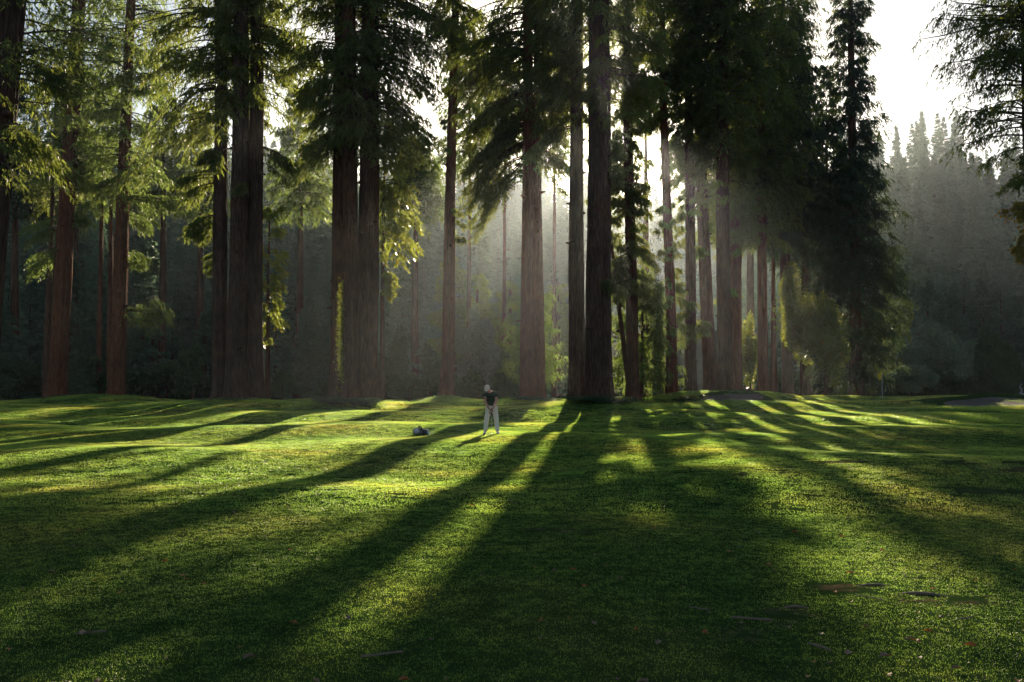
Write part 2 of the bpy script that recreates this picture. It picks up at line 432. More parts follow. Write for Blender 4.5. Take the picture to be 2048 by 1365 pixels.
def conifer_mesh(H, rb, nb, seed, leaf, bl=.6, bw=.2, T=9, NB=5, z0=.04, tw=1.2):
    g = np.random.default_rng(seed)
    ax = lambda z: (np.zeros_like(z), np.zeros_like(z))
    t = g.random(nb) ** 1.15
    z = H * (z0 + (0.99 - z0) * t)
    az = g.uniform(0, 6.283, nb)
    L_ = rb * (1 - t) ** .9 * g.uniform(.6, 1.2, nb) + .12
    o = np.stack([np.zeros(nb), np.zeros(nb), z], 1)
    V, Fc, W, WF = branch_set(o, az, L_, .05 + .35 * t + g.normal(0, .08, nb), .4 * (1 - .5 * t), g, T=T, NB=NB, tw=tw, bl=bl, bw=bw, hang=.25)
    return mesh_np('crown', V, Fc, M[leaf])
def pole_mesh(H, r, bark, seed=1, nseg=8):
    V, Fc = trunk_geo([(0, 0, -.6), (0, 0, H * .5), (0, 0, H)], [r, r * .6, .02], nseg, .03, seed, .2, nr=8)
    return mesh_np('trunk', V, Fc, M[bark], True)
def blob_mesh(rx, ry, rz, n, seed, leaf, bl=.22, bw=.14, lumps=14, low=0.0):
    """broadleaf crown: leaf quads spread through many lumps filling an uneven volume"""
    g = np.random.default_rng(seed)
    c = g.normal(0, 1, (lumps, 3)); c /= np.linalg.norm(c, axis=1)[:, None]; c *= (g.random(lumps) ** .45)[:, None] * .72
    rad = g.uniform(.22, .42, lumps)
    i = g.integers(0, lumps, n)
    d = g.normal(0, 1, (n, 3)); d /= np.linalg.norm(d, axis=1)[:, None]
    P = c[i] + d * (rad[i] * g.random(n) ** .4)[:, None]
    P = P * np.array([rx, ry, rz]) + np.array([0, 0, rz * (1 - low)])
    P[:, 2] = np.where(P[:, 2] < .1, np.abs(P[:, 2]) + .1, P[:, 2])
    nrm = d + g.normal(0, .7, (n, 3)); nrm /= np.linalg.norm(nrm, axis=1)[:, None]
    a = np.cross(nrm, g.normal(0, 1, (n, 3))); a /= np.linalg.norm(a, axis=1)[:, None]; b_ = np.cross(nrm, a)
    l = (bl * g.uniform(.6, 1.3, n))[:, None]; w = (bw * g.uniform(.6, 1.3, n))[:, None]
    V = np.stack([P - a * l * .5, P + b_ * w * .5, P + a * l * .5 - nrm * l * .15, P - b_ * w * .5], 1).reshape(-1, 3)
    return mesh_np('crown', V, np.arange(len(V)).reshape(-1, 4), M[leaf])

# ------------------------------------------------------------ ground
for px_, D_, r_, h_ in [(113, 84, 4, .35), (233, 84, 3.5, .35), (475, 66, 3.6, .42), (708, 64, 3.4, .36), (893, 72, 2.3, .42), (1065, 66, 2.8, .36),
                        (1190, 60, 3.2, .25), (1265, 70, 2.4, .2), (1343, 74, 2, .12), (1381, 74, 2, .2)]:
    MOUNDS.append((*basexy(px_, D_), r_, h_))
# worn patches of bare earth: photo px, py, radii in px, strength
BARE = []
for px_, py_, rx_, ry_, s_ in [(765, 1305, 55, 22, .75), (715, 1350, 60, 14, .5), (1560, 1225, 110, 16, .7), (1510, 1262, 70, 12, .7), (1700, 1175, 110, 12, .75),
                               (1900, 1200, 150, 22, .75), (1480, 1275, 130, 14, .6), (1120, 1058, 90, 9, .75), (1650, 1235, 80, 9, .5), (2010, 955, 110, 20, .75),
                               (1960, 990, 110, 16, .6), (1680, 940, 90, 6, .7), (1500, 960, 80, 6, .7), (1880, 1050, 120, 9, .55), (1350, 1255, 140, 14, .45),
                               (860, 790 + 30, 60, 4, .5), (550, 815, 160, 5, .45), (2100, 1000, 120, 40, .6), (1830, 970, 90, 10, .4), (1760, 1330, 60, 8, .3)]:
    d_ = ray(px_, py_); t_ = -CAMZ / d_[2]; Y_ = t_ * d_[1]; X_ = t_ * d_[0]
    BARE.append((X_, Y_, rx_ / F_PX * Y_, max(.12, ry_ * Y_ / max(30., (py_ - HOR))), s_))
def bare_amt(x, y):
    v = np.zeros(np.shape(x))
    for cx, cy, rx, ry, s in BARE:
        v = np.maximum(v, s * np.exp(-(((x - cx) / rx) ** 2 + ((y - cy) / ry) ** 2)))
    n = .16 * np.sin(x * 5.1 + 1.3 * np.sin(y * 3.7)) * np.sin(y * 4.7 + 1.1 * np.sin(x * 4.2)) + .08 * np.sin(x * 11 + y * 3) * np.sin(y * 9 - x * 4)
    return np.clip(v + n * (v > .1), 0, 1)
def axis_pts(a, b, fine0, fine1, st, grow):
    p = list(np.arange(fine0, fine1, st)); s = st
    while p[-1] < b: s *= grow; p.append(p[-1] + s)
    s = st
    while p[0] > a: s *= grow; p.insert(0, p[0] - s)
    return np.array(p)
xs = axis_pts(-360, 360, -34, 36, .32, 1.12)
ys = axis_pts(-70, 560, 2, 80, .30, 1.10)
xs = np.clip(xs, -400, 400); ys = np.clip(ys, -100, 620)
X, Y = np.meshgrid(xs, ys)
Z = ground_z(X, Y) * np.where((np.abs(X) > 300) | (Y > 300), 0, 1)
V = np.stack([X, Y, Z], 2).reshape(-1, 3)
nx, ny = len(xs), len(ys)
i = np.arange(ny - 1)[:, None] * nx; j = np.arange(nx - 1)[None]
Fc = np.stack([i + j, i + j + 1, i + nx + j + 1, i + nx + j], 2).reshape(-1, 4)
me = mesh_np('ground', V, Fc, M['ground'], True)
at_ = me.attributes.new('bare', 'FLOAT', 'POINT')
at_.data.foreach_set('value', (bare_amt(X, Y) * (Y < 84) + smst(88, 96, Y) * .25).astype(np.float32).ravel())
setp(mobj('ground', me), kind='structure')
# forested hillsides round the valley
ta = np.radians(np.linspace(-44, 44, 120)); dd = np.linspace(108, 560, 90)
A, Dm = np.meshgrid(ta, dd)
X = Dm * np.sin(A); Y = Dm * np.cos(A); Z = hill_z(X, Y) - .8 * (Dm < 114)
V = np.stack([X, Y, Z], 2).reshape(-1, 3); nx = len(ta); ny = len(dd)
i = np.arange(ny - 1)[:, None] * nx; j = np.arange(nx - 1)[None]
Fc = np.stack([i + j, i + j + 1, i + nx + j + 1, i + nx + j], 2).reshape(-1, 4)
setp(mobj('hillside', mesh_np('hillside', V, Fc, M['forest_floor'], True)), kind='structure')

# sand of the two bunkers, laid in the banks
def bunker(name, x0, x1, ylo, yhi, seed):
    g = np.random.default_rng(seed)
    nu, nv = 40, 10; u = np.linspace(-1, 1, nu); v = np.linspace(0, 1, nv)
    U, Vv = np.meshgrid(u, v)
    edge = np.sqrt(np.clip(1 - np.abs(U) ** 3, 0, 1)) * (1 + .12 * np.sin(U * 7 + seed))
    X = (x0 + x1) / 2 + U * (x1 - x0) / 2
    mid = (ylo + yhi) / 2
    Y = mid + (Vv - .5) * (yhi - ylo) * edge
    Z = ground_z(X, Y) + .05 - .04 * (2 * np.abs(Vv - .5)) ** 6
    P = np.stack([X, Y, Z], 2).reshape(-1, 3)
    i = np.arange(nv - 1)[:, None] * nu; j = np.arange(nu - 1)[None]
    Fc = np.stack([i + j, i + j + 1, i + nu + j + 1, i + nu + j], 2).reshape(-1, 4)
    setp(mobj(name, mesh_np(name, P, Fc, M['sand'], True)), kind='structure')
    # grass lip along the far edge
    return X[-1], Y[-1]
lips = [bunker('sand_bunker', 13.2, 17.6, 68.6, 71.0, 1), bunker('sand_bunker', 27.6, 36.5, 61.6, 65.6, 2)]
BUNK = [(13.2, 17.6, 68.6, 71.0), (27.6, 36.5, 61.6, 65.6)]
for lx, ly in lips:
    P = []; n = len(lx)
    for dz, dy in ((.02, -.12), (.16, -.16), (.24, .05), (.12, .5), (-.02, 1.0)):
        P.append(np.stack([lx, ly + dy, ground_z(lx, ly + dy) + dz * (1 - np.linspace(-1, 1, n) ** 6) + .015 * np.sin(lx * 9)], 1))
    P = np.array(P).reshape(-1, 3)
    i = np.arange(4)[:, None] * n; j = np.arange(n - 1)[None]
    Fc = np.stack([i + j, i + j + 1, i + n + j + 1, i + n + j], 2).reshape(-1, 4)
    me = mesh_np('bunker_lip', P, Fc, M['ground'], True)
    setp(mobj('bunker_lip', me), kind='structure')

# ------------------------------------------------------------ the big redwoods
def C(stem, y0, r0, n, r1=None, z1=None, **k):
    d = dict(stem=stem, y0=y0, r0=r0, r1=r0 * .8 if r1 is None else r1, n=n); 
    if z1 is not None: d['z1'] = z1
    elif 'y1' not in k: d['z1'] = 34.
    d.update(k); return d
make_tree('redwood_tree', [(-62, 30, 84, 58)], 36, 'dark leaning redwood trunk at the far left edge of the lawn, nearest the camera', seed=1, bark='bark_grey',
          crowns=[C(0, 330, 2.4, 26, r1=3.2, z1=14.5, az=(-1.2, 1.4), s=.8), C(0, 60, 2.8, 60, z1=24)], boughs=[(0, 250, 10, 2.3, -.3, .5, 5), (0, 120, 0, 2.8, -.1, .4, 5)], bl=.3, bw=.07)
make_tree('redwood_tree', [(113, 158, 40, 26)], 84, 'redwood with pale sunlit trunk edge, leftmost of the pair left of the triple-stem cluster', seed=2, bark='bark_red', leaf='redwood_leaf_b',
          crowns=[C(0, 350, 3.0, 190, r1=5.0, z1=36)], boughs=[(0, 440, 170, 3.8, -.1, .3, 6), (0, 500, 185, 3.2, -.25, .3, 6), (0, 425, 20, 2.0, .1, .3, 3)])
make_tree('redwood_tree', [(233, 262, 34, 18)], 84, 'slim redwood with a single low lit bough reaching right over dark shrubs', seed=3, bark='bark_red', leaf='redwood_leaf_b',
          crowns=[C(0, 400, 3.2, 190, r1=4.6, z1=36)], boughs=[(0, 622, -5, 5.0, .02, .12, 7), (0, 505, 10, 2.6, .1, .3, 4), (0, 400, 5, 6.5, .05, .2, 8), (0, 420, 15, 3, -.2, .3, 4)])
make_tree('redwood_tree', [(92, 118, 16, 12)], 95, 'thin redwood half hidden directly behind the leftmost sunlit redwood', seed=4, crowns=[C(0, 420, 3, 60, z1=30)], nseg=20)
make_tree('redwood_tree', [(199, 207, 13, 8), (219, 226, 14, 9)], 98, 'pair of thin reddish stems behind the slim redwood with the low lit bough', seed=5, bark='bark_red', crowns=[C(0, 380, 3.2, 70, z1=32)], nseg=20)
make_tree('redwood_tree', [(443, 441, 34, 24), (473, 484, 46, 28, -.9), (508, 514, 40, 24)], 66, 'cluster of three fused redwood stems with dark boughs on its left, left of centre', seed=6, bark='bark_grey',
          crowns=[C(0, 260, 2.6, 130, r1=4.6, z1=34), C(2, 210, 2.6, 90, r1=4.2, z1=32), C(1, 120, 3, 60, z1=28)],
          boughs=[(0, 170, 215, 6.2, -.05, 1.15, 4), (0, 440, 200, 2.2, -.1, .35, 8), (0, 350, 190, 3.2, .05, .4, 8), (0, 300, 260, 2, -.2, .4, 8), (1, 380, 275, 1.2, -.1, .4, 6), (0, 30, 185, 6.0, 0, .5, 8), (2, 60, 0, 4.5, 0, .5, 8), (2, 300, 10, 3.2, -.1, .5, 6), (0, 520, 190, 1.0, -.2, .4, 3),
                  (0, 90, 190, 5.5, -.05, .45, 8), (0, 230, 175, 4.0, .0, .45, 6)])
make_tree('lit_understory_tree', [(536, 545, 12, 4, 0, 13.)], 69, 'slender sapling with sunlit yellow-green foliage right of the triple-stem cluster', seed=36, leaf='broad_leaf', nseg=14,
          crowns=[C(0, 690, 1.6, 46, r1=1.2, y1=400, droop=.5, slope=.1)], bl=.3, bw=.15, T=10)
make_tree('redwood_tree', [(672, 683, 30, 24, .6), (700, 700, 36, 28, -.9), (733, 741, 48, 36)], 64, 'thick triple-stem redwood with ivy on its bark and a scar near the foot', seed=7, bark='bark',
          crowns=[C(1, 300, 3.2, 190, r1=4.6, z1=34, droop=.5), C(0, 230, 3.0, 90, r1=4, z1=32, droop=.5), C(2, 270, 3.0, 90, r1=4.4, z1=32, droop=.5)],
          boughs=[(2, 205, 0, 4.8, -.1, .55, 8), (2, 120, 5, 4.8, .0, .5, 8), (0, 150, 180, 3.2, -.1, .6, 8), (1, 250, 270, 2.6, -.1, .6, 10), (2, 50, 0, 5.4, 0, .5, 9), (2, -10, 5, 5.8, 0, .5, 8), (0, 260, 200, 2.4, -.2, .7, 5)])
make_tree('lit_understory_tree', [(764, 772, 14, 6, 0, 19.)], 70, 'sunlit yellow-green tree hanging beside the right stem of the ivy-clad redwood', seed=37, leaf='broad_leaf', nseg=14,
          crowns=[C(0, 470, 2.9, 66, r1=2.3, y1=200, az=(-1.9, 1.9), droop=.7, slope=.15), C(0, 590, 1.0, 14, y1=500, az=(-1, 1))], bl=.34, bw=.17, T=11)
make_tree('redwood_tree', [(893, 911, 28, 14)], 72, 'single slim bare redwood trunk between the ivy-clad cluster and the twin trunks', seed=8, bark='bark_red',
          crowns=[C(0, 110, 2.6, 150, z1=38), C(0, 330, .7, 8, y1=100)], boughs=[(0, 440, -10, 1.2, -.3, .3, 2), (0, 480, 10, 1.4, -.1, .3, 2)])
make_tree('redwood_tree', [(1056, 1055, 34, 18), (1078, 1073, 24, 11, .8)], 66, 'twin-stem redwood caught in sunbeams behind and right of the golfer', seed=9, bark='bark_red',
          crowns=[C(0, 330, 2.6, 150, r1=4.4, z1=35, droop=.55), C(1, 250, 2.6, 60, r1=4, z1=32, droop=.5)],
          boughs=[(0, 60, 180, 5.6, 0, .5, 7), (0, 60, 0, 3.6, 0, .5, 6), (0, 250, 183, 4.6, -.15, .75, 12), (0, 190, 178, 4.8, -.05, .7, 12), (0, 100, 182, 5.4, 0, .55, 14), (0, 150, 0, 2.6, 0, .5, 8), (0, 330, 184, 3.9, -.2, .85, 14), (0, 290, 176, 4.3, -.1, .85, 12), (0, 240, 186, 3.0, -.1, .6, 10), (1, 300, 5, 2.6, -.1, .6, 5), (0, 15, 180, 5, 0, .5, 6)])
make_tree('young_conifer', [(1068, 1068, 8, 2, 0, 8.5)], 70, 'small conifer with sunlit layered boughs growing behind the twin trunks', seed=38, leaf='redwood_leaf_b', nseg=10,
          crowns=[C(0, 760, 2.7, 60, r1=1.0, y1=585, droop=.1, slope=.1)], bl=.3, bw=.09, T=13, tw=.8)
make_tree('redwood_tree', [(1156, 1152, 37, 23, 2.5), (1198, 1197, 58, 41, -.6)], 60, 'massive twin redwood at the centre, standing in front of the sun', seed=10, bark='bark_grey', nseg=64,
          crowns=[C(0, 235, 2.2, 110, r1=4, z1=34, az=(1.6, 4.9), droop=.5), C(1, 225, 2.6, 130, r1=4.4, z1=34, droop=.45)],
          boughs=[(1, 560, -35, 1.6, -.05, .35, 5), (1, 335, 0, 1.5, .05, .35, 6), (1, 290, 10, 1.4, .05, .3, 4), (0, 250, 185, 3.2, -.15, .5, 7), (1, 150, 0, 4.2, .05, .35, 8), (1, 60, 5, 4.5, .1, .4, 8), (1, 180, 250, 1.8, -.1, .5, 8)])
make_tree('redwood_tree', [(1266, 1252, 28, 15), (1262, 1160, 13, 6, .5, 15.)], 70, 'dark redwood with a thin leaning companion stem, first right of the massive central pair', seed=11, bark='bark',
          crowns=[C(0, 600, 1.5, 60, y1=260, r1=1.3), C(0, 260, 1.7, 100, r1=3.8, z1=33), C(1, 540, 1.3, 40, y1=300), C(0, 430, 1.8, 30, y1=300)], boughs=[(0, 545, 200, 1.6, -.1, .3, 5), (0, 480, 10, 2.2, -.1, .4, 4), (0, 350, 175, 2.4, 0, .4, 4)])
make_tree('young_conifer', [(1283, 1285, 10, 3, 0, 9.5)], 74, 'young conifer glowing yellow-green behind the trunks right of the massive central pair', seed=39, leaf='redwood_leaf_b', nseg=10,
          crowns=[C(0, 775, 3.7, 150, r1=1.3, y1=540, droop=.25, slope=.1)], bl=.32, bw=.10, T=14, tw=1.)
make_tree('redwood_tree', [(1343, 1322, 24, 11)], 74, 'thin orange-brown redwood second right of the massive central pair', seed=12, bark='bark_red',
          crowns=[C(0, 590, 1.2, 26, y1=400), C(0, 240, 1.6, 80, r1=3.4, z1=32)], boughs=[(0, 600, -5, 2.0, 0, .3, 3), (0, 655, 10, 2.2, .05, .25, 3)])
make_tree('redwood_tree', [(1381, 1377, 25, 14)], 75, 'redwood with tufts of low foliage midway up, third right of the massive central pair', seed=13, bark='bark',
          crowns=[C(0, 500, 1.2, 20, y1=320), C(0, 320, 1.9, 110, r1=3.6, z1=33)], boughs=[(0, 630, 180, 1.6, 0, .3, 4), (0, 650, 0, 1.4, 0, .3, 4), (0, 560, 180, 1.2, 0, .3, 2)])
make_tree('redwood_tree', [(1421, 1388, 30, 18)], 77, 'redwood leaning left with dense crown, just left of the thickest trunk on the green bank', seed=14, bark='bark',
          crowns=[C(0, 370, 2.6, 150, r1=4, z1=34), C(0, 520, 1.4, 10, y1=400)], boughs=[(0, 655, 170, 1.2, 0, .4, 2)])
make_tree('redwood_tree', [(1449, 1441, 34, 20)], 74, 'thickest redwood on the bank of the raised green, crown a dark mass overhead', seed=15, bark='bark',
          crowns=[C(0, 400, 2.9, 210, r1=5, z1=36), C(0, 160, 4.6, 120, r1=4.6, z1=36)])
make_tree('redwood_tree', [(1461, 1458, 15, 10), (1476, 1473, 20, 14)], 83, 'pair of orange-lit stems tucked behind the thickest trunk on the green bank', seed=16, bark='bark_red', nseg=24,
          crowns=[C(0, 600, 1.4, 14, y1=450), C(1, 460, 3.2, 160, r1=4.6, z1=32)])
make_tree('redwood_tree', [(1527, 1519, 24, 15)], 82, 'redwood trunk standing alone left of the leafy thicket by the green', seed=17, bark='bark_red', nseg=32,
          crowns=[C(0, 480, 2.0, 36, y1=400, r1=3.4), C(0, 400, 3.6, 220, r1=4.6, z1=33)])
make_tree('redwood_tree', [(1548, 1540, 15, 9, 0, 22)], 88, 'thin orange stem just right of the lone trunk by the thicket', seed=18, bark='bark_red', nseg=16, crowns=[C(0, 430, 2.6, 80, r1=2.2, z1=24)])
make_tree('conifer_tree', [(1712, 1700, 28, 11, 0, 39)], 85, 'tall dark full-crowned conifer nearest the yellow flag, top breaking into open sky', seed=19, leaf='fir_leaf', nseg=24,
          crowns=[C(0, 770, 3.6, 330, r1=1.2, z1=38.5, droop=.35, shape=1.3), C(0, 560, 4.1, 110, r1=3.0, y1=330)], boughs=[(0, 540, 5, 4.6, .0, .3, 5), (0, 620, 0, 4.2, -.1, .4, 5)], T=18, tw=1.3)
make_tree('conifer_tree', [(1612, 1606, 24, 8, 0, 30.6)], 92, 'pointed conifer with backlit brownish crown, left of the tall dark conifer', seed=20, leaf='fir_leaf', nseg=20,
          crowns=[C(0, 540, 3.6, 230, r1=.7, y1=95, droop=.4, shape=1.2)], T=16)
make_tree('conifer_tree', [(1655, 1652, 20, 6, 0, 29.)], 96, 'conifer squeezed between the pointed conifer and the tall dark one', seed=21, leaf='fir_leaf', nseg=16,
          crowns=[C(0, 540, 3.4, 190, r1=.8, y1=135, droop=.4, shape=1.1)], T=15)
make_tree('conifer_tree', [(1575, 1562, 26, 16, 0, 40)], 88, 'broad dark conifer whose crown leaves the top of the frame right of the thickest redwood', seed=22, leaf='fir_leaf', nseg=16,
          crowns=[C(0, 500, 3.4, 230, r1=2.8, z1=37, droop=.4), C(0, 300, 4.4, 100, r1=3.0, y1=0)], T=16)
make_tree('redwood_tree', [(2075, 2050, 30, 18)], 47, 'redwood at the right edge of the lawn reaching bare boughs over open sky', seed=23, bark='bark_grey', nseg=24,
          crowns=[C(0, 360, 1.5, 16, y1=300), C(0, 300, 3.0, 46, y1=60, az=(1.9, 4.3), droop=.45, slope=.25), C(0, 60, 4.6, 90, r1=4, z1=24, slope=.3), C(0, 250, 3.0, 50, r1=3, z1=22, az=(-1.5, 1.5))],
          boughs=[(0, 100, 182, 4.4, .0, .25, 4), (0, 30, 178, 4.6, .1, .2, 4)], bl=.3, bw=.07, T=15)
make_tree('yellow_leaf_tree', [(2080, 2078, 14, 6, 0, 10.)], 50, 'yellow-leaved bough tree poking in at the right edge', seed=24, leaf='yellow_leaf', nseg=12,
          crowns=[C(0, 500, 1.9, 36, r1=1.4, y1=400, droop=.5, slope=.15)], bl=.26, bw=.15, T=9)
# taller conifers seen between and behind the big stems
for k, (px_, D_, top_, rr_, n_, lab) in enumerate([
        (30, 100, 33, 4.2, 170, 'dense conifer behind the leaning trunk at the far left'),
        (325, 104, 33, 4.0, 150, 'thin conifer filling the gap left of the triple-stem cluster'),
        (600, 108, 35, 4.2, 150, 'hazy conifer between the triple-stem cluster and the ivy-clad redwood'),
        (905, 116, 17, 3.4, 120, 'pale conifer behind the slim bare trunk, lower than its neighbours'),
        (1020, 114, 14, 3.0, 100, 'hazy conifer just left of the twin trunks, low against the slope'),
        (938, 110, 41, 4.0, 130, 'tall conifer whose crown hangs behind the slim bare trunk, sky showing through'),
        (1008, 113, 40, 3.8, 120, 'tall conifer crown filling the sky just left of the twin trunks'),
        (1108, 110, 40, 3.4, 100, 'tall backlit conifer crown between the twin trunks and the massive pair'),
        (400, 112, 34, 3.8, 150, 'conifer right behind the left edge of the triple-stem cluster'),
        (830, 112, 30, 4.6, 200, 'pale sunlit conifer in the gap right of the ivy-clad redwood'),
        (955, 118, 15, 3.2, 100, 'hazy conifer seen between the slim bare trunk and the twin trunks'),
        (1115, 112, 13, 2.6, 90, 'conifer glimpsed between the twin trunks and the massive central pair'),
        (1290, 104, 34, 3.0, 60, 'thin backlit conifer high behind the young glowing conifer'),
        (1500, 100, 36, 4.6, 220, 'dark conifer behind the orange-lit stems'),
        (150, 108, 36, 4.6, 170, 'dense conifer behind the leftmost sunlit redwood')]):
    tl_ = top_ / 34.
    make_tree('conifer_tree', [(px_, px_ + 2, 22 if top_ < 39 else 11, 9, 0, top_)], D_, lab, seed=50 + k, leaf='fir_leaf' if px_ in (30, 1500) else 'redwood_leaf_b', nseg=16,
              crowns=[dict(stem=0, y0=(315 if top_ > 39 else 700 if 900 < px_ < 1200 else 420 if px_ < 1000 else 230 if px_ < 1400 else 400), z1=top_ - .5, r0=rr_, r1=.9 if top_ < 39 else rr_ * .6, n=n_, droop=.35, shape=1.3)], T=14, bl=.5, bw=.14, NB=6)

# ------------------------------------------------------------ shrubs and broadleaf trees under the redwoods
def shrub(name, px, D, w, h, label, cat_, leaf, n=6000, seed=0, bl=.3, bw=.18, stem=.12, low=0.0, lumps=16, group=None):
    bx, by = basexy(px, D); bz = float(ground_z(bx, by))
    if by > 108: bz = max(bz, float(hill_z(bx, by)))
    root = empty(name, (bx, by, bz), label, cat_, group)
    mobj('crown', blob_mesh(w / 2, w * .42, h / 2, n, seed, leaf, bl, bw, lumps, low), root)
    mobj('trunk', pole_mesh(h * .6, stem, 'bark', seed), root)
    return root
SH = [
 # px, D, w, h, leaf, n, label
 (385, 90, 3.6, 6.0, 'cypress_leaf', 6500, 'rounded blue-green shrub tree left of the triple-stem cluster'),
 (335, 96, 5.0, 4.0, 'shrub_leaf', 5000, 'low dark shrub left of the rounded blue-green shrub tree'),
 (480, 98, 5.0, 5.0, 'shrub_leaf', 5000, 'dark shrub hidden behind the triple-stem cluster'),
 (614, 97, 4.6, 9.6, 'grey_leaf', 11000, 'tall grey-green willow-like tree between the two big clusters'),
 (565, 90, 3.0, 3.0, 'shrub_leaf', 4000, 'small dark bush just right of the triple-stem cluster'),
 (800, 95, 4.6, 7.5, 'shrub_leaf', 8000, 'dark leafy tree right of the ivy-clad redwood'),
 (818, 76, 2.9, 2.1, 'shrub_leaf', 7000, 'low dark bush beside the foot of the slim bare trunk'),
 (860, 98, 4.0, 6.2, 'shrub_leaf', 6000, 'shadowy shrub behind the slim bare trunk'),
 (955, 100, 5.4, 10.4, 'grey_leaf', 12000, 'hazy grey broadleaf tree behind the golfer'),
 (1010, 104, 4.6, 6.0, 'shrub_leaf', 6000, 'dim shrub between the grey broadleaf tree and the twin trunks'),
 (915, 80, 1.9, .9, 'shrub_leaf', 3000, 'small leafy clump on the mound right of the slim bare trunk'),
 (20, 98, 7.0, 4.6, 'shrub_leaf', 6000, 'low dark thicket at the far left behind the lawn'),
 (165, 98, 7.0, 4.8, 'shrub_leaf', 6000, 'dark thicket between the two redwoods on the left'),
 (285, 94, 4.2, 3.4, 'shrub_leaf', 5000, 'dark bush at the foot of the slim redwood with the lit bough'),
 (735, 100, 6.0, 6.0, 'shrub_leaf', 6000, 'shadowed shrub behind the ivy-clad redwood'),
 (1500, 90, 2.6, 8.0, 'broad_leaf', 3600, 'bright backlit broadleaf tree between the orange-lit stems and the lone trunk'),
 (1602, 86, 5.4, 13.5, 'broad_leaf', 13000, 'tall leafy thicket tree flecked with sun right of the lone trunk'),
 (1650, 82.5, 4.6, 9.5, 'broad_leaf', 8000, 'lower leafy tree filling the gap left of the tall dark conifer'),
 (1745, 92, 3.4, 3.4, 'broad_leaf', 5000, 'bush with a few orange leaves directly behind the yellow flag'),
 (1790, 105, 5.4, 12.5, 'broad_leaf', 13000, 'pale-topped broadleaf tree right of the tall dark conifer'),
 (1862, 98, 8.4, 8.6, 'bluish_leaf', 17000, 'wide dark rounded tree behind the right bunker'),
 (1945, 104, 6.0, 6.6, 'bluish_leaf', 9000, 'bluish bush between the wide rounded tree and the pointed cypresses'),
 (1822, 90, 5.0, 3.4, 'bluish_leaf', 6000, 'low bush at the foot of the wide rounded tree'),
]
for k, (px_, D_, w_, h_, lf, n_, lab) in enumerate(SH):
    shrub('shrub' if h_ < 6 else 'broadleaf_tree', px_, D_, w_, h_, lab, 'shrub' if h_ < 6 else 'tree', lf, n_, 100 + k, bl=.30 if h_ > 3 else .17, bw=.17 if h_ > 3 else .09, lumps=18 if w_ < 6 else 30)
for k, (px_, D_, h_, w_, lab) in enumerate([(1972, 92, 6.4, 2.0, 'tallest pointed cypress at the right end of the tree line'),
                                            (1992, 90, 5.6, 1.9, 'middle pointed cypress at the right end of the tree line'),
                                            (2014, 88, 4.6, 2.2, 'shortest rounded cypress, rightmost of the three')]):
    bx, by = basexy(px_, D_); root = empty('cypress', (bx, by, float(ground_z(bx, by))), lab, 'tree', 'cypresses at the right end of the tree line')
    g = np.random.default_rng(300 + k); n = 7000
    t = g.random(n) ** .8; th = g.uniform(0, 6.283, n)
    rad = w_ / 2 * np.sin(np.clip(t * .86 + .14, 0, 1) * math.pi) ** .75 * (.75 + .12 * np.sin(th * 5 + t * 9) + .2 * g.random(n))
    P = np.stack([rad * np.cos(th), rad * np.sin(th), t * h_], 1)
    d = np.stack([np.cos(th) * .4, np.sin(th) * .4, np.ones(n)], 1) + g.normal(0, .25, (n, 3)); d /= np.linalg.norm(d, axis=1)[:, None]
    s_ = np.cross(d, g.normal(0, 1, (n, 3))); s_ /= np.linalg.norm(s_, axis=1)[:, None]
    V = np.stack([P - s_ * .05, P + s_ * .05, P + d * .3], 1).reshape(-1, 3)
    mobj('crown', mesh_np('crown', V, np.arange(3 * n).reshape(-1, 3), M['cypress_leaf']), root)
    mobj('trunk', pole_mesh(h_ * .8, .09, 'bark', k), root)

# ivy and ferns round the trunk feet
def ivy(px, D, w, z0, z1, n, label, seed, yoff=-.9):
    g = np.random.default_rng(seed); bx, by = basexy(px, D); by += yoff; bz = float(ground_z(bx, by))
    root = empty('ivy', (bx, by, bz), label, 'ivy')
    t = g.random(n) ** 1.2; c = g.integers(0, 30, n); cx = g.uniform(-1, 1, 30)[c]; ct = g.random(30)[c]
    tt = np.clip(.6 * t + .4 * ct, 0, 1)
    P = np.stack([cx * w * .5 * (1 - .5 * tt) + g.normal(0, .08, n), g.normal(0, .12, n) + .25 * tt, z0 + (z1 - z0) * tt], 1)
    a = g.normal(0, 1, (n, 3)); a /= np.linalg.norm(a, axis=1)[:, None]; b_ = np.cross(a, g.normal(0, 1, (n, 3))); b_ /= np.linalg.norm(b_, axis=1)[:, None]
    l = (.07 * g.uniform(.7, 1.4, n))[:, None]
    V = np.stack([P - a * l, P + b_ * l * .7, P + a * l, P - b_ * l * .7], 1).reshape(-1, 3)
    mobj('leaves', mesh_np('leaves', V, np.arange(4 * n).reshape(-1, 4), M['broad_leaf']), root)
    return root
ivy(688, 64, .55, .5, 8.5, 1700, 'ivy climbing the seam between the left stems of the thick triple-stem redwood', 401, -1.2)
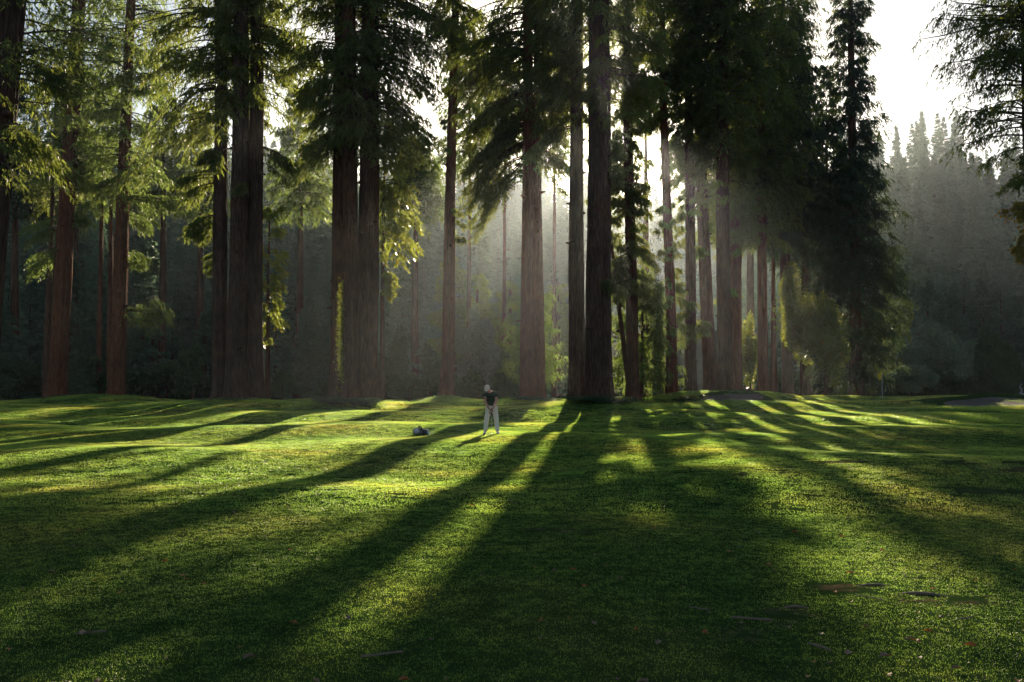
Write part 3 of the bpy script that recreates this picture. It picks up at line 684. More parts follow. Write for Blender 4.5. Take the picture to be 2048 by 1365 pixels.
def fernbed(px, D, w, n, label, seed, h=.6, leaf='broad_leaf', yoff=-1.6):
    g = np.random.default_rng(seed); bx, by = basexy(px, D); by += yoff
    root = empty('undergrowth', (bx, by, float(ground_z(bx, by))), label, 'plants')
    Vs = []
    for k in range(n):
        cx = g.uniform(-w / 2, w / 2); cy = g.normal(0, .35) + .5 * abs(cx / w * 2) ** 2; cz = float(ground_z(bx + cx, by + cy)) - float(ground_z(bx, by))
        m_ = 16; az = g.uniform(0, 6.28, m_); hh = h * g.uniform(.4, 1.1)
        for a in az:
            q = 7; u = np.linspace(.1, 1, q)
            s = hh * .75 * u; zz = hh * (1.1 * u - .75 * u * u) + cz
            P = np.stack([cx + np.cos(a) * s, cy + np.sin(a) * s, zz], 1)
            for sg in (-1, 1):
                tip = P + np.stack([-np.sin(a) * sg * .16 * (1.1 - u), np.cos(a) * sg * .16 * (1.1 - u), -.04 * np.ones(q)], 1) + np.array([np.cos(a), np.sin(a), 0]) * .05
                e = P + np.array([np.cos(a), np.sin(a), 0]) * .06
                Vs.append(np.stack([P, e, tip], 1).reshape(-1, 3))
    V = np.concatenate(Vs)
    mobj('fronds', mesh_np('fronds', V, np.arange(len(V)).reshape(-1, 3), M[leaf]), root)
fernbed(1195, 60, 3.4, 42, 'fern and weed fringe round the foot of the massive central pair', 411, 1.0, 'cypress_leaf', -2.3)
fernbed(1232, 60, .9, 10, 'bright sunlit weeds right of the foot of the massive central pair', 412, 1.1, yoff=-.9)
fernbed(1281, 70, 1.4, 12, 'sunlit weeds at the foot of the dark redwood with the leaning companion', 413, .5)
fernbed(708, 64, 3.4, 60, 'dark scrubby growth heaped round the foot of the ivy-clad redwood', 414, 1.1, 'cypress_leaf', -2.9)
fernbed(1068, 66, 2.8, 22, 'low growth at the foot of the twin trunks', 415, .7, 'cypress_leaf', -1.7)
fernbed(475, 66, 3.4, 24, 'dry weeds round the foot of the triple-stem cluster', 416, .5, 'cypress_leaf', -2.7)
fernbed(113, 84, 3, 14, 'green weeds at the foot of the leftmost sunlit redwood', 417, .6, 'shrub_leaf')
fernbed(1375, 72, 2.6, 16, 'weeds on the bank before the redwood with tufted foliage', 418, .45)

# ------------------------------------------------------------ forest on the hillsides
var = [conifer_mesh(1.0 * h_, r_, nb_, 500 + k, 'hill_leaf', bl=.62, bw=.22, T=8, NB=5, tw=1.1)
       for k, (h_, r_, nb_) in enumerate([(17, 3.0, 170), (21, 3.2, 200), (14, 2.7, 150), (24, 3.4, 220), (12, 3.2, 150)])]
vtr = pole_mesh(12, .28, 'bark', 3)
g = np.random.default_rng(99)
cand = []
for _ in range(14000):
    a = R(g.uniform(-33, 33)); d = math.sqrt(g.uniform(110 ** 2, 400 ** 2)); x = d * math.sin(a); y = d * math.cos(a)
    az = math.degrees(a)
    if 1.2 < az < 12.5 and d < 215: continue
    if az > -3 and d < 120: continue
    if any((x - q[0]) ** 2 + (y - q[1]) ** 2 < (3.6 + d * .008) ** 2 for q in cand[-1800:]): continue
    cand.append((x, y, d, az))
    if len(cand) >= 1750: break
cand.sort(key=lambda q: q[2])
SPOT = [(0, 60, 'left of the leftmost sunlit redwood'), (60, 180, 'behind the leftmost sunlit redwood'), (180, 290, 'behind the slim redwood with the low lit bough'),
        (290, 420, 'in the gap left of the triple-stem cluster'), (420, 540, 'behind the triple-stem cluster'), (540, 655, 'between the two big left clusters'),
        (655, 770, 'behind the ivy-clad redwood'), (770, 880, 'between the ivy-clad redwood and the slim bare trunk'), (880, 1030, 'right of the slim bare trunk'),
        (1030, 1140, 'behind the twin trunks in the sunbeams'), (1140, 1400, 'behind the massive central pair and its neighbours'), (1400, 1600, 'behind the trunks on the green bank'),
        (1600, 1760, 'behind the tall dark conifer'), (1760, 1850, 'just right of the tall dark conifer'), (1850, 1950, 'above the wide dark rounded shrub tree'), (1950, 2060, 'above the cypresses')]
def hill_label(x, y, d):
    px_ = CXP + x / y * F_PX
    w_ = 'lower' if d < 150 else 'middle' if d < 185 else 'upper'
    for a_, b_, t_ in SPOT:
        if a_ <= px_ < b_: return '%s-slope conifer %s' % (w_, t_), 'hillside conifers ' + t_
    return ('%s-slope conifer beyond the %s edge of the frame' % (w_, 'left' if px_ < 0 else 'right')), 'hillside conifers beyond the frame'
far = []
for k, (x, y, d, az) in enumerate(cand):
    z = float(hill_z(x, y)); s = g.uniform(.75, 1.2); vi = int(g.integers(0, 5)) if d > 128 else int(g.choice([0, 2, 4]))
    if k < 296:
        lab, grp = hill_label(x, y, d)
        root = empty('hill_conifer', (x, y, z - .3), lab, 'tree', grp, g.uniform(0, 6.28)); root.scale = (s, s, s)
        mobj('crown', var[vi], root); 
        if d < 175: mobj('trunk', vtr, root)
    else: far.append((x, y, z - .3, s, vi, g.uniform(0, 6.28)))

def scatter(name, pts, meshes, kind='stuff', label=None, cat_=None, tilt=False):
    """pts rows x,y,z,scale,variant,rot -> one object instancing the meshes with geometry nodes"""
    pts = np.array(pts, np.float32)
    me = bpy.data.meshes.new(name); me.vertices.add(len(pts)); me.vertices.foreach_set('co', pts[:, :3].ravel())
    for nm, ty, dat in (('sc', 'FLOAT', pts[:, 3]), ('vi', 'INT', pts[:, 4].astype(np.int32))):
        a = me.attributes.new(nm, ty, 'POINT'); a.data.foreach_set('value', dat.ravel())
    rot = np.zeros((len(pts), 3), np.float32); rot[:, 2] = pts[:, 5]
    if tilt:      # turn each piece to the slope of the ground under it
        e = .4
        gx_ = (ground_z(pts[:, 0] + e, pts[:, 1]) - ground_z(pts[:, 0] - e, pts[:, 1])) / (2 * e)
        gy_ = (ground_z(pts[:, 0], pts[:, 1] + e) - ground_z(pts[:, 0], pts[:, 1] - e)) / (2 * e)
        c, s_ = np.cos(rot[:, 2]), np.sin(rot[:, 2])
        # slope measured along the piece's own turned axes: Z(rot) then tilt, small-angle Euler XYZ
        rot[:, 0] = np.arctan(-gx_ * s_ + gy_ * c); rot[:, 1] = -np.arctan(gx_ * c + gy_ * s_)
    a = me.attributes.new('rt', 'FLOAT_VECTOR', 'POINT'); a.data.foreach_set('vector', rot.ravel())
    me.update()
    o = mobj(name, me)
    src = bpy.data.collections.new(name + '_pieces')
    for k, mm in enumerate(meshes):
        src.objects.link(bpy.data.objects.new('%s_piece_%d' % (name, k), mm))
    ng = bpy.data.node_groups.new(name + '_nodes', 'GeometryNodeTree')
    ng.interface.new_socket('Geometry', in_out='INPUT', socket_type='NodeSocketGeometry')
    ng.interface.new_socket('Geometry', in_out='OUTPUT', socket_type='NodeSocketGeometry')
    gi = ng.nodes.new('NodeGroupInput'); go = ng.nodes.new('NodeGroupOutput')
    ci = ng.nodes.new('GeometryNodeCollectionInfo'); ci.inputs[0].default_value = src
    ci.inputs['Separate Children'].default_value = True; ci.inputs['Reset Children'].default_value = True
    iop = ng.nodes.new('GeometryNodeInstanceOnPoints'); iop.inputs['Pick Instance'].default_value = True
    def na(n, t):
        q = ng.nodes.new('GeometryNodeInputNamedAttribute'); q.data_type = t; q.inputs[0].default_value = n
        return [s for s in q.outputs if s.name == 'Attribute' and s.enabled][0]
    ng.links.new(gi.outputs[0], iop.inputs['Points']); ng.links.new(ci.outputs[0], iop.inputs['Instance'])
    ng.links.new(na('vi', 'INT'), iop.inputs['Instance Index']); ng.links.new(na('rt', 'FLOAT_VECTOR'), iop.inputs['Rotation'])
    ng.links.new(na('sc', 'FLOAT'), iop.inputs['Scale']); ng.links.new(iop.outputs[0], go.inputs[0])
    md = o.modifiers.new('scatter', 'NODES'); md.node_group = ng
    return setp(o, label, cat_, kind=kind)
scatter('far_forest', far, var, label='misty conifer forest covering the upper hillsides', cat_='forest')

# dim scrub on the forest floor behind the trunks
g = np.random.default_rng(5)
scr = [blob_mesh(1.6, 1.4, .9, 700, 600 + k, 'shrub_leaf', .34, .2, 8) for k in range(3)]
pts = []
for _ in range(420):
    y = g.uniform(93, 128); px_ = g.uniform(-260, 2300)
    if (1240 < px_ < 1440 or 1085 < px_ < 1150): continue
    x = (px_ - CXP) / F_PX * y
    pts.append((x, y, float(max(ground_z(x, y), hill_z(x, y) if y > 110 else -9)) - .1, g.uniform(.7, 1.8) * (.6 if px_ > 1240 and px_ < 1480 else 1), int(g.integers(0, 3)), g.uniform(0, 6.28)))
scatter('forest_scrub', pts, scr, label='dim scrub covering the forest floor behind the trunks', cat_='scrub')

# ------------------------------------------------------------ grass
def tuft_tile(size, n, h, w, seed, lean=.5):
    g = np.random.default_rng(seed)
    c = g.uniform(-size / 2, size / 2, (max(8, n // 9), 2)); ci = g.integers(0, len(c), n)
    xy = np.where(g.random((n, 1)) < .35, c[ci] + g.normal(0, size * .022, (n, 2)), g.uniform(-size / 2, size / 2, (n, 2)))
    az = g.uniform(0, 6.283, n); hh = h * g.uniform(.45, 1.25, n); ln = lean * g.uniform(.1, 1.2, n)
    b = np.concatenate([xy, np.full((n, 1), -.012)], 1)
    sd_ = np.stack([-np.sin(az), np.cos(az), np.zeros(n)], 1) * (w * g.uniform(.6, 1.3, n))[:, None] * .5
    d = np.stack([np.cos(az) * ln, np.sin(az) * ln, np.ones(n)], 1)
    mid = b + d * (hh * .55)[:, None]
    tip = b + np.stack([np.cos(az) * ln * 1.9, np.sin(az) * ln * 1.9, np.ones(n) * .9], 1) * hh[:, None]
    V = np.stack([b - sd_, b + sd_, mid + sd_ * .8, tip, mid - sd_ * .8], 1)
    tri = np.array([[0, 1, 2], [0, 2, 4], [4, 2, 3]])
    Fc = (np.arange(n)[:, None, None] * 5 + tri[None]).reshape(-1, 3)
    return mesh_np('grass_tile', V.reshape(-1, 3), Fc, M['grass'])
t1 = [tuft_tile(.36, 620, .023, .0030, 700 + k) for k in range(4)]
t2 = [tuft_tile(.8, 900, .029, .0080, 710 + k) for k in range(4)]
t3 = [tuft_tile(1.5, 1150, .036, .016, 720 + k) for k in range(3)]
t4 = [tuft_tile(.7, 260, .10, .008, 730 + k, .8) for k in range(3)]
pts = []; g = np.random.default_rng(8)
def lay(y0, y1, st, off, nvar):
    for y in np.arange(y0, y1, st):
        hw = .53 * y + 3.2
        for x in np.arange(-hw, hw, st):
            xx = x + g.uniform(-.2, .2) * st; yy = y + g.uniform(-.2, .2) * st
            b_ = float(bare_amt(np.array(xx), np.array(yy)))
            if g.random() < smst(.25, .85, b_) * .8: continue
            if any(q[0] - .3 < xx < q[1] + .3 and q[2] - .2 < yy < q[3] + .2 for q in BUNK): continue
            pts.append((xx, yy, float(ground_z(xx, yy)), g.uniform(.85, 1.1) * (1 - .35 * b_), off + int(g.integers(0, nvar)), g.uniform(0, 6.28)))
lay(2.8, 14, .28, 0, 4); lay(14, 40, .66, 4, 4); lay(40, 92, 1.28, 8, 3)
# rougher tufts: around tree feet, on the mound at right, and here and there
for cx, cy, r_, n_ in [(m_[0], m_[1] - 1.5, m_[2] * .9, 60) for m_ in MOUNDS] + [(21, 46, 5, 200), (14.5, 66.5, 3, 80), (31, 60.5, 5, 100), (9, 62, 2.5, 60)]:
    for _ in range(n_):
        x, y = cx + g.normal(0, r_ * .55), cy + g.normal(0, r_ * .4)
        pts.append((x, y, float(ground_z(x, y)), g.uniform(.8, 2.0), 11 + int(g.integers(0, 3)), g.uniform(0, 6.28)))
for _ in range(90):
    y = g.uniform(16, 34); x = g.uniform(-.53, .53) * y + 1
    pts.append((x, y, float(ground_z(x, y)), g.uniform(.35, .7), 11 + int(g.integers(0, 3)), g.uniform(0, 6.28)))
scatter('grass', pts, t1 + t2 + t3 + t4, label='mown green grass covering the fairway', cat_='grass', tilt=True)

# ------------------------------------------------------------ golfer
M['skin'] = plain('skin', (.42, .22, .14), .55, .4, .06, 30)
M['shirt'] = plain('shirt', (.018, .045, .032), .8, .2, .15, 40, .2)
M['trousers'] = plain('trousers', (.82, .74, .62), .85, .2, .05, 30, .2)
M['cap'] = plain('cap', (.62, .57, .48), .85, .2, .05, 60, .1)
M['shoe'] = plain('shoe', (.75, .76, .78), .5, .4, .05, 40)
M['belt'] = plain('belt', (.7, .7, .68), .5, .4, .05, 40)
M['hair'] = plain('hair', (.05, .03, .02), .8, .2, .2, 80)
M['lips'] = plain('lips', (.35, .14, .11), .5, .4, .05, 80)
M['steel'] = plain('steel', (.5, .5, .52), .3, .6, .05, 80)
M['rubber'] = plain('rubber', (.02, .02, .022), .8, .3, .1, 80)
dg = None
def skin_mesh(name, verts, edges, radii, mat, parent, sub=2, root=0):
    """limbs grown from a skeleton with Skin + Subdivision, then frozen to a plain mesh"""
    me = bpy.data.meshes.new(name); me.from_pydata(verts, edges, [])
    o = bpy.data.objects.new(name, me); col.objects.link(o)
    md = o.modifiers.new('s', 'SKIN'); md.use_smooth_shade = True
    sv = me.skin_vertices[0].data
    for k, r_ in enumerate(radii):
        sv[k].radius = r_ if isinstance(r_, tuple) else (r_, r_); sv[k].use_root = (k == root)
    m2 = o.modifiers.new('u', 'SUBSURF'); m2.levels = sub; m2.render_levels = sub
    bpy.context.view_layer.update()
    ev = o.evaluated_get(bpy.context.evaluated_depsgraph_get())
    nm = bpy.data.meshes.new_from_object(ev); nm.name = name
    bpy.data.objects.remove(o); nm.materials.clear(); nm.materials.append(mat)
    return mobj(name, nm, parent)
def ball(name, c, r, mat, parent, seg=20, rings=12, cut=None, rot=None):
    import bmesh
    bm = bmesh.new(); bmesh.ops.create_uvsphere(bm, u_segments=seg, v_segments=rings, radius=1.0)
    for v in bm.verts: v.co = Vector((v.co.x * r[0], v.co.y * r[1], v.co.z * r[2]))
    if cut is not None:
        bmesh.ops.delete(bm, geom=[v for v in bm.verts if v.co.z < cut], context='VERTS')
    me = bpy.data.meshes.new(name); 
    if rot is not None:
        from mathutils import Euler
        bm.transform(Euler(rot).to_matrix().to_4x4())
    for v in bm.verts: v.co += Vector(c)
    for f_ in bm.faces: f_.smooth = True
    bm.to_mesh(me); bm.free(); me.materials.append(mat)
    return mobj(name, me, parent)
GD = 32.2
gx = (983 - CXP) / F_PX * GD
gz = float(ground_z(gx, GD)) + .025
P_ = empty('person', (gx, GD, gz), 'golfer in grey cap, dark green polo shirt and white trousers, head bowed over a putt', 'person')
P_.scale = (.96, 1, .95)
# one continuous body: pelvis, spine, neck, head, arms, legs
bv = [(0.01, .10, .93), (0, .05, 1.08), (-.02, -.06, 1.24), (-.05, -.14, 1.37), (-.085, -.20, 1.44), (-.115, -.245, 1.50),
      (.15, -.10, 1.345), (.175, -.20, 1.13), (.075, -.36, .90), (.01, -.40, .80),
      (-.215, -.13, 1.30), (-.205, -.24, 1.08), (-.085, -.36, .88), (-.012, -.40, .775),
      (.10, .09, .88), (.165, .02, .50), (.20, .07, .09), (-.09, .09, .88), (-.165, .02, .50), (-.205, .07, .09),
      (.21, -.07, .045), (-.225, -.07, .045)]
be = [(0, 1), (1, 2), (2, 3), (3, 4), (4, 5), (3, 6), (6, 7), (7, 8), (8, 9), (3, 10), (10, 11), (11, 12), (12, 13),
      (0, 14), (14, 15), (15, 16), (0, 17), (17, 18), (18, 19), (16, 20), (19, 21)]
br_ = [.11, .10, .10, .085, .052, .055, .065, .048, .036, .027, .065, .048, .036, .027, .095, .065, .042, .095, .065, .042, .035, .035]
skin_mesh('body', bv, be, br_, M['skin'], P_)
# head tipped forward and down: skull, jaw, nose, ears, eyes, mouth
hc = Vector((-.135, -.29, 1.525))
head = ball('head', hc, (.078, .098, .115), M['skin'], P_, 24, 16, rot=(R(48), 0, R(-12)))
fdir = Vector((-.17, -.72, -.67)).normalized(); up_ = Vector((-.1, -.62, .76)).normalized(); rt = fdir.cross(up_).normalized(); 
ball('nose', hc + fdir * .102 - up_ * .012, (.012, .016, .018), M['skin'], P_, 10, 8)
for q in (-1, 1):
    ball('ear', hc + rt * .078 * q - up_ * .01, (.012, .02, .03), M['skin'], P_, 10, 8)
    ball('eye', hc + fdir * .088 + rt * .032 * q + up_ * .018, (.012, .008, .008), M['hair'], P_, 10, 8)
ball('mouth', hc + fdir * .092 - up_ * .052, (.024, .008, .008), M['lips'], P_, 10, 8)
ball('hair', hc - fdir * .02 + up_ * .0, (.081, .09, .095), M['hair'], P_, 20, 12, rot=(R(48), 0, R(-12)), cut=-.02)
cap = ball('cap', hc + Vector((0, -.012, .018)), (.093, .112, .118), M['cap'], P_, 24, 16, cut=-.012, rot=(R(42), 0, R(-10)))
bw_ = []
for a in np.linspace(-1.05, 1.05, 13):
    for r0_, dz in ((.085, 0), (.165, -.012 * math.cos(a) - .006)):
        v = hc + fdir * (math.cos(a) * r0_ * .95 + .015) + rt * (math.sin(a) * .088) + up_ * (.045 + dz)
        bw_.append(v); bw_.append(v + up_ * .006)
n_ = 13; fc = []
for k in range(n_ - 1):
    a, b2 = k * 4, k * 4 + 4
    fc += [(a, b2, b2 + 2, a + 2), (a + 1, a + 3, b2 + 3, b2 + 1), (a + 2, b2 + 2, b2 + 3, a + 3), (a, a + 1, b2 + 1, b2)]
me = bpy.data.meshes.new('cap_brim'); me.from_pydata([tuple(v) for v in bw_], [], fc); me.materials.append(M['cap']); mobj('brim', me, cap)
skin_mesh('shirt', [(.01, .08, .955), (0, .045, 1.08), (-.02, -.06, 1.24), (-.045, -.13, 1.36), (-.075, -.17, 1.425),
                    (.155, -.10, 1.34), (.18, -.165, 1.20), (-.22, -.13, 1.295), (-.215, -.19, 1.16)],
          [(0, 1), (1, 2), (2, 3), (3, 4), (3, 5), (5, 6), (3, 7), (7, 8)],
          [(.20, .155), (.20, .16), (.205, .165), .145, .075, .095, .085, .095, .085], M['shirt'], P_)
skin_mesh('trousers', [(.01, .10, .93), (.10, .09, .85), (.165, .02, .50), (.20, .062, .055), (-.09, .09, .85), (-.165, .02, .50), (-.205, .062, .055)],
          [(0, 1), (1, 2), (2, 3), (0, 4), (4, 5), (5, 6)], [(.17, .14), .118, .088, .078, .118, .088, .078], M['trousers'], P_)
skin_mesh('belt', [(.01, .095, .965), (.01, .092, .99)], [(0, 1)], [(.185, .15), (.185, .15)], M['belt'], P_)
for q, x_ in ((1, .205), (-1, -.22)):
    sh = skin_mesh('shoe', [(x_, .10, .055), (x_ + q * .01, 0, .05), (x_ + q * .02, -.13, .035)], [(0, 1), (1, 2)], [(.048, .05), (.05, .045), (.045, .03)], M['shoe'], P_)
    V = np.array([(x_ + q * .012 + dx, dy, dz) for dz in (-.03, .012) for dx, dy in ((-.045, .15), (.045, .15), (.052, -.08), (.03, -.19), (-.03, -.19), (-.05, -.08))])
    me = bpy.data.meshes.new('sole'); me.from_pydata([tuple(v) for v in V], [], [tuple(range(5, -1, -1)), tuple(range(6, 12))] + [(k, (k + 1) % 6, 6 + (k + 1) % 6, 6 + k) for k in range(6)])
    me.materials.append(M['rubber']); mobj('sole', me, sh)
# two hands closed round the grip, five fingers each
gdir = Vector((.02, .10, .62)).normalized()
for q, hz, sgn in ((0, .80, 1), (1, .735, -1)):
    hx = .0 + (.012 if sgn > 0 else -.012)
    c = Vector((hx, -.41 - (hz - .77) * -.1, hz - .02))
    vs = [tuple(c + Vector((sgn * .03, .02, .045))), tuple(c + Vector((sgn * .032, -.005, 0))), tuple(c + Vector((sgn * .03, -.008, -.035)))]
    rr_ = [(.027, .02), (.036, .018), (.032, .016)]; es = [(0, 1), (1, 2)]
    hand = skin_mesh('hand', vs, es, rr_, M['skin'], P_, 2)
    for f_ in range(4):
        zf_ = .028 - f_ * .021; ln = (.9, 1.0, .95, .78)[f_]
        pts_ = [c + Vector((sgn * .034, -.012, zf_)), c + Vector((sgn * .022, -.042 * ln, zf_ - .003)), c + Vector((-sgn * .012, -.046 * ln, zf_ - .006)), c + Vector((-sgn * .030, -.02, zf_ - .008))]
        skin_mesh('finger', [tuple(v) for v in pts_], [(0, 1), (1, 2), (2, 3)], [.0095, .009, .0085, .0075], M['skin'], hand, 1)
    pts_ = [c + Vector((sgn * .02, -.01, .04)), c + Vector((sgn * .004, -.035, .02)), c + Vector((-sgn * .004, -.04, -.022))]
    skin_mesh('thumb', [tuple(v) for v in pts_], [(0, 1), (1, 2)], [.012, .011, .009], M['skin'], hand, 1)
# putter in his hands
K_ = empty('golf_club', (gx, GD, gz), "golf club held in both of the golfer's hands, its head down on the grass", 'golf club')
hd = Vector((.03, -.62, .0)); top_ = Vector((.0, -.395, .86)); mid_ = top_.lerp(hd, .30)
skin_mesh('grip', [tuple(top_), tuple(mid_)], [(0, 1)], [.014, .011], M['rubber'], K_, 1)
skin_mesh('shaft', [tuple(mid_), tuple(hd + Vector((0, 0, .03)))], [(0, 1)], [.006, .005], M['steel'], K_, 1)
skin_mesh('club_head', [tuple(hd + Vector((.01, 0, .018))), tuple(hd + Vector((-.09, -.01, .014)))], [(0, 1)], [(.018, .014), (.022, .018)], M['steel'], K_, 1)
gb = ball('golf_ball', (gx - .11, GD - .62, float(ground_z(gx - .11, GD - .62)) + .03), (.0214, .0214, .0214), M['shoe'], None, 16, 10)
setp(gb, 'white golf ball on the grass in front of the golfer', 'golf ball')
# golf bag lying on its side
BD = 34.0; bxx = (841 - CXP) / F_PX * BD; bzz = float(ground_z(bxx, BD)) - .025
M['bag'] = plain('bag', (.10, .10, .11), .7, .3, .3, 12, .3); M['bag_light'] = plain('bag_light', (.42, .42, .43), .7, .3, .2, 20, .2)
M['bag_blue'] = plain('bag_blue', (.15, .30, .48), .6, .3, .2, 20)
B_ = empty('golf_bag', (bxx, BD, bzz), 'grey and black golf bag lying on its side on the grass left of the golfer', 'golf bag', rz=R(-12))
skin_mesh('bag_body', [(-.27, 0, .13), (-.15, 0, .145), (.05, 0, .14), (.20, 0, .12), (.26, 0, .115)], [(k, k + 1) for k in range(4)], [(.12, .11), (.145, .14), (.125, .13), (.11, .11), (.115, .115)], M['bag'], B_)
skin_mesh('pocket', [(-.22, -.10, .15), (.02, -.11, .15)], [(0, 1)], [(.07, .09), (.06, .08)], M['bag_light'], B_)
skin_mesh('pocket', [(-.18, -.04, .24), (-.02, -.04, .24)], [(0, 1)], [(.07, .05), (.06, .045)], M['bag_light'], B_)
skin_mesh('rim', [(.255, 0, .115), (.29, 0, .115)], [(0, 1)], [.125, .125], M['bag_blue'], B_)
skin_mesh('strap', [(-.06, -.10, .26), (.0, -.10, .32), (.08, -.12, .28), (.14, -.13, .12), (.17, -.14, .03)], [(k, k + 1) for k in range(4)], [(.018, .03)] * 5, M['rubber'], B_, 1)
skin_mesh('stand_leg', [(.12, .05, .26), (.62, .12, .24)], [(0, 1)], [.009, .009], M['rubber'], B_, 1)
skin_mesh('stand_leg', [(.10, -.12, .20), (.36, -.22, .02)], [(0, 1)], [.009, .009], M['rubber'], B_, 1)
for k, (yy_, zz_, l_) in enumerate([(.04, .10, .40), (-.05, .12, .36), (0, .17, .46), (.02, .05, .34)]):
    c_ = empty('golf_club', (bxx, BD, bzz), ['golf club in the bag, nearest the ground at the back', 'golf club in the bag, front one with its head over the grass',
               'golf club in the bag sticking out farthest, topmost', 'golf club in the bag lying lowest'][k], 'golf club', 'clubs in the golf bag', R(-12))
    skin_mesh('shaft', [(.1, yy_, zz_), (l_, yy_ * 1.3, zz_)], [(0, 1)], [.006, .006], M['steel'], c_, 1)
    skin_mesh('club_head', [(l_ - .01, yy_ * 1.3, zz_ + .015), (l_ + .02, yy_ * 1.3, zz_ - .055)], [(0, 1)], [(.02, .012), (.026, .014)], M['steel'], c_, 1)
# flag on the raised green
M['flag'] = leaf_mat('flag', (.75, .58, .02), (.8, .62, .03), (.75, .55, .03), .5, 3)
M['pole'] = plain('pole', (.55, .62, .68), .4, .4, .05, 30)
FD = 79.; fx = (1763.5 - CXP) / F_PX * FD; fz = float(ground_z(fx, FD))
F_ = empty('golf_flag', (fx, FD, fz), 'yellow flag hanging limp on a pale pole on the raised green', 'flag')
skin_mesh('pole', [(0, 0, -.1), (0, 0, 1.0), (0, 0, 2.06)], [(0, 1), (1, 2)], [.022, .020, .018], M['pole'], F_, 1)
n_ = 9; V = []
for k in range(n_):
    for j_ in range(7):
        u = j_ / 6; w = k / 8
        V.append((-.015 - u * .34 * (1 - .35 * w) , .05 * math.sin(u * 9 + w) * (1 - u * .3), 2.04 - w * .52 - u * .16))
fc = [(k * 7 + j_, k * 7 + j_ + 1, k * 7 + j_ + 8, k * 7 + j_ + 7) for k in range(n_ - 1) for j_ in range(6)]
me = bpy.data.meshes.new('cloth'); me.from_pydata(V, [], fc); me.materials.append(M['flag']); mobj('cloth', me, F_)
me.polygons.foreach_set('use_smooth', [True] * len(me.polygons))
# small pale house seen at the right end of the tree line
M['wall'] = plain('wall', (.55, .62, .68), .8, .2, .05, 2); M['roof'] = plain('roof', (.20, .20, .21), .8, .2, .15, 3); M['pane'] = plain('pane', (.03, .04, .05), .1, .6, .05, 3)
HD = 99.; hx = (2062 - CXP) / F_PX * HD; hz0 = float(ground_z(hx, HD)) - .2
H_ = empty('house', (hx, HD, hz0), 'small pale blue house with grey roof at the far right behind the cypresses', 'house')
def boxm(name, a, b, mat, parent):
    v = [(x, y, z) for z in (a[2], b[2]) for y in (a[1], b[1]) for x in (a[0], b[0])]
    me = bpy.data.meshes.new(name); me.from_pydata(v, [], [(0, 2, 3, 1), (4, 5, 7, 6), (0, 1, 5, 4), (2, 6, 7, 3), (0, 4, 6, 2), (1, 3, 7, 5)]); me.materials.append(mat)
    return mobj(name, me, parent)
wl_ = boxm('wall', (-1.6, 0, 0), (4.2, 4, 1.75), M['wall'], H_)
for xw in (-.9, .9, 2.6):
    w_ = boxm('window', (xw, -.04, .75), (xw + .7, .0, 1.45), M['pane'], H_)
    boxm('frame', (xw - .06, -.03, .68), (xw + .76, -.005, .74), M['wall'], w_)
me = bpy.data.meshes.new('roof'); me.from_pydata([(-1.9, -.35, 1.7), (4.5, -.35, 1.7), (4.5, 4.35, 1.7), (-1.9, 4.35, 1.7), (-.6, 2, 2.75), (3.2, 2, 2.75)], [], [(0, 1, 5, 4), (2, 3, 4, 5), (1, 2, 5), (3, 0, 4), (0, 3, 2, 1)])
me.materials.append(M['roof']); mobj('roof', me, H_)

# ------------------------------------------------------------ litter on the grass
M['leaf_orange'] = leaf_mat('leaf_orange', (.24, .07, .02), (.38, .14, .03), (.45, .14, .02), .35, 20)
M['leaf_brown'] = leaf_mat('leaf_brown', (.12, .07, .04), (.26, .18, .11), (.2, .12, .05), .25, 20)
M['wood'] = plain('wood', (.15, .115, .085), .8, .2, .25, 30, .3)
def gpt(px, py):
    d = ray(px, py); t = -CAMZ / d[2]
    for _ in range(12):
        p_ = np.array([0, 0, CAMZ]) + d * t; t += (p_[2] - float(ground_z(p_[0], p_[1]))) / -d[2] * 1.0
    return p_
g = np.random.default_rng(21)
def leafm(name, s, mat, seed):
    g2 = np.random.default_rng(seed); n = 11; a = np.linspace(0, 2 * math.pi, n, endpoint=False)
    r_ = s * (.62 + .38 * np.abs(np.cos(a * 2.5))) * g2.uniform(.85, 1.15, n)
    V = np.stack([r_ * np.cos(a), r_ * .75 * np.sin(a), .25 * r_ * np.cos(a * 2 + g2.uniform(0, 6)) + s * .2], 1)
    V = np.concatenate([V, [[0, 0, 0]]]); return mesh_np(name, V, np.array([(k, (k + 1) % n, n) for k in range(n)]), mat)
lms = [leafm('leaf', .035, M['leaf_orange'], 1), leafm('leaf', .03, M['leaf_orange'], 2), leafm('leaf', .032, M['leaf_brown'], 3), leafm('leaf', .04, M['leaf_brown'], 4)]
pts = []
for _ in range(620):
    y = 4.2 + 44 * g.random() ** 1.5; px_ = g.uniform(-150, 2200)
    if px_ < 1000 and g.random() < .35: continue
    x = (px_ - CXP) / F_PX * y
    pts.append((x, y, float(ground_z(x, y)) + .022, g.uniform(.45, 1.15), int(g.choice([0, 1, 2, 3], p=[.22, .2, .3, .28])), g.uniform(0, 6.28)))
for px_, py_, k in [(945, 1015, 0), (365, 1158, 0), (577, 1019, 0), (1940, 1300, 0), (1410, 1275, 1), (170, 1275, 3), (500, 1325, 3), (1240, 1165, 2), (170 + 1000, 1180, 1), (1110, 1148, 2), (1760, 985, 1), (1460, 1110, 1), (1590, 1070, 0)]:
    p_ = gpt(px_, py_)
    pts.append((p_[0], p_[1], p_[2] + .03, 1.3, k, g.uniform(0, 6.28)))
scatter('fallen_leaves', pts, lms, label='orange and brown leaves scattered over the grass', cat_='leaves')
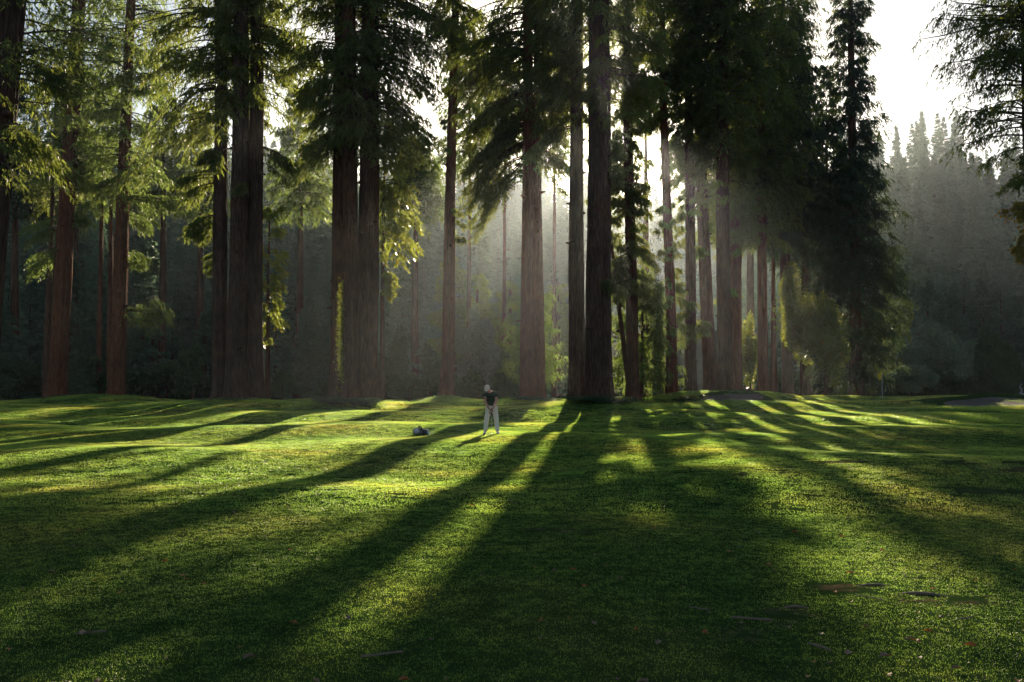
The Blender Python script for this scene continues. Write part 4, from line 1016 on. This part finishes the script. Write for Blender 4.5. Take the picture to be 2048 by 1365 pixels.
for k, (px_, py_, L_, a_, r_, lab) in enumerate([(1742, 1203, .24, -.9, .006, 'pale curved twig on the worn grass at the right'), (1640, 1303, .17, -1.1, .011, 'pale strip of bark on the lit grass near the bottom right'),
        (1505, 1246, .30, -.25, .012, 'weathered root end showing through the turf right of centre'), (1850, 1190, .42, -.3, .018, 'thick surface root breaking the turf at the right'),
        (1745, 1172, .36, .1, .013, 'dark surface root left of the thickest one'), (765, 1318, .26, .35, .010, 'thin root crossing the bare patch near the bottom centre'),
        (180, 1274, .2, .3, .010, 'dark bark sliver in the shade at the lower left'), (1590, 1216, .22, 0, .014, 'short root knuckle beside the orange bare patch'),
        (1930, 1245, .16, .4, .008, 'small chip of bark at the right of the worn turf'), (1400, 1225, .16, -.5, .007, 'short twig lying in the shade right of centre')]):
    p_ = gpt(px_, py_); g2 = np.random.default_rng(900 + k); n_ = 6; vs = []
    for q in range(n_):
        u = q / (n_ - 1) - .5
        x = p_[0] + math.cos(a_) * L_ * u + g2.normal(0, L_ * .03); y = p_[1] + math.sin(a_) * L_ * u * 1.3
        vs.append((x, y, float(ground_z(x, y)) + (.012 if r_ > .012 else .03) - (.03 * (2 * u) ** 2 if r_ > .012 else 0)))
    o = skin_mesh('tree_root' if 'root' in lab else 'twig', vs, [(q, q + 1) for q in range(n_ - 1)], [(r_ * (1.1 - abs(q / (n_ - 1) - .4)), r_ * .8) for q in range(n_)], M['wood'], None, 1)
    setp(o, lab, 'root' if 'root' in lab else 'twig')

# ------------------------------------------------------------ haze
bm_x, bm_y0, bm_y1, bm_z = 420, -120, 640, 116
V = np.array([(x, y, z) for z in (-1.8, bm_z) for y in (bm_y0, bm_y1) for x in (-bm_x, bm_x)], float)
Fc = np.array([(0, 2, 3, 1), (4, 5, 7, 6), (0, 1, 5, 4), (2, 6, 7, 3), (0, 4, 6, 2), (1, 3, 7, 5)])
m, nt, out = nmat('haze_air')
pv = N(nt, 'ShaderNodeVolumePrincipled'); pv.inputs['Color'].default_value = (.78, .88, 1, 1)
pv.inputs['Density'].default_value = .00020; pv.inputs['Anisotropy'].default_value = .80
nt.links.new(pv.outputs[0], out.inputs['Volume'])
setp(mobj('haze', mesh_np('haze', V, Fc, m)), kind='stuff')
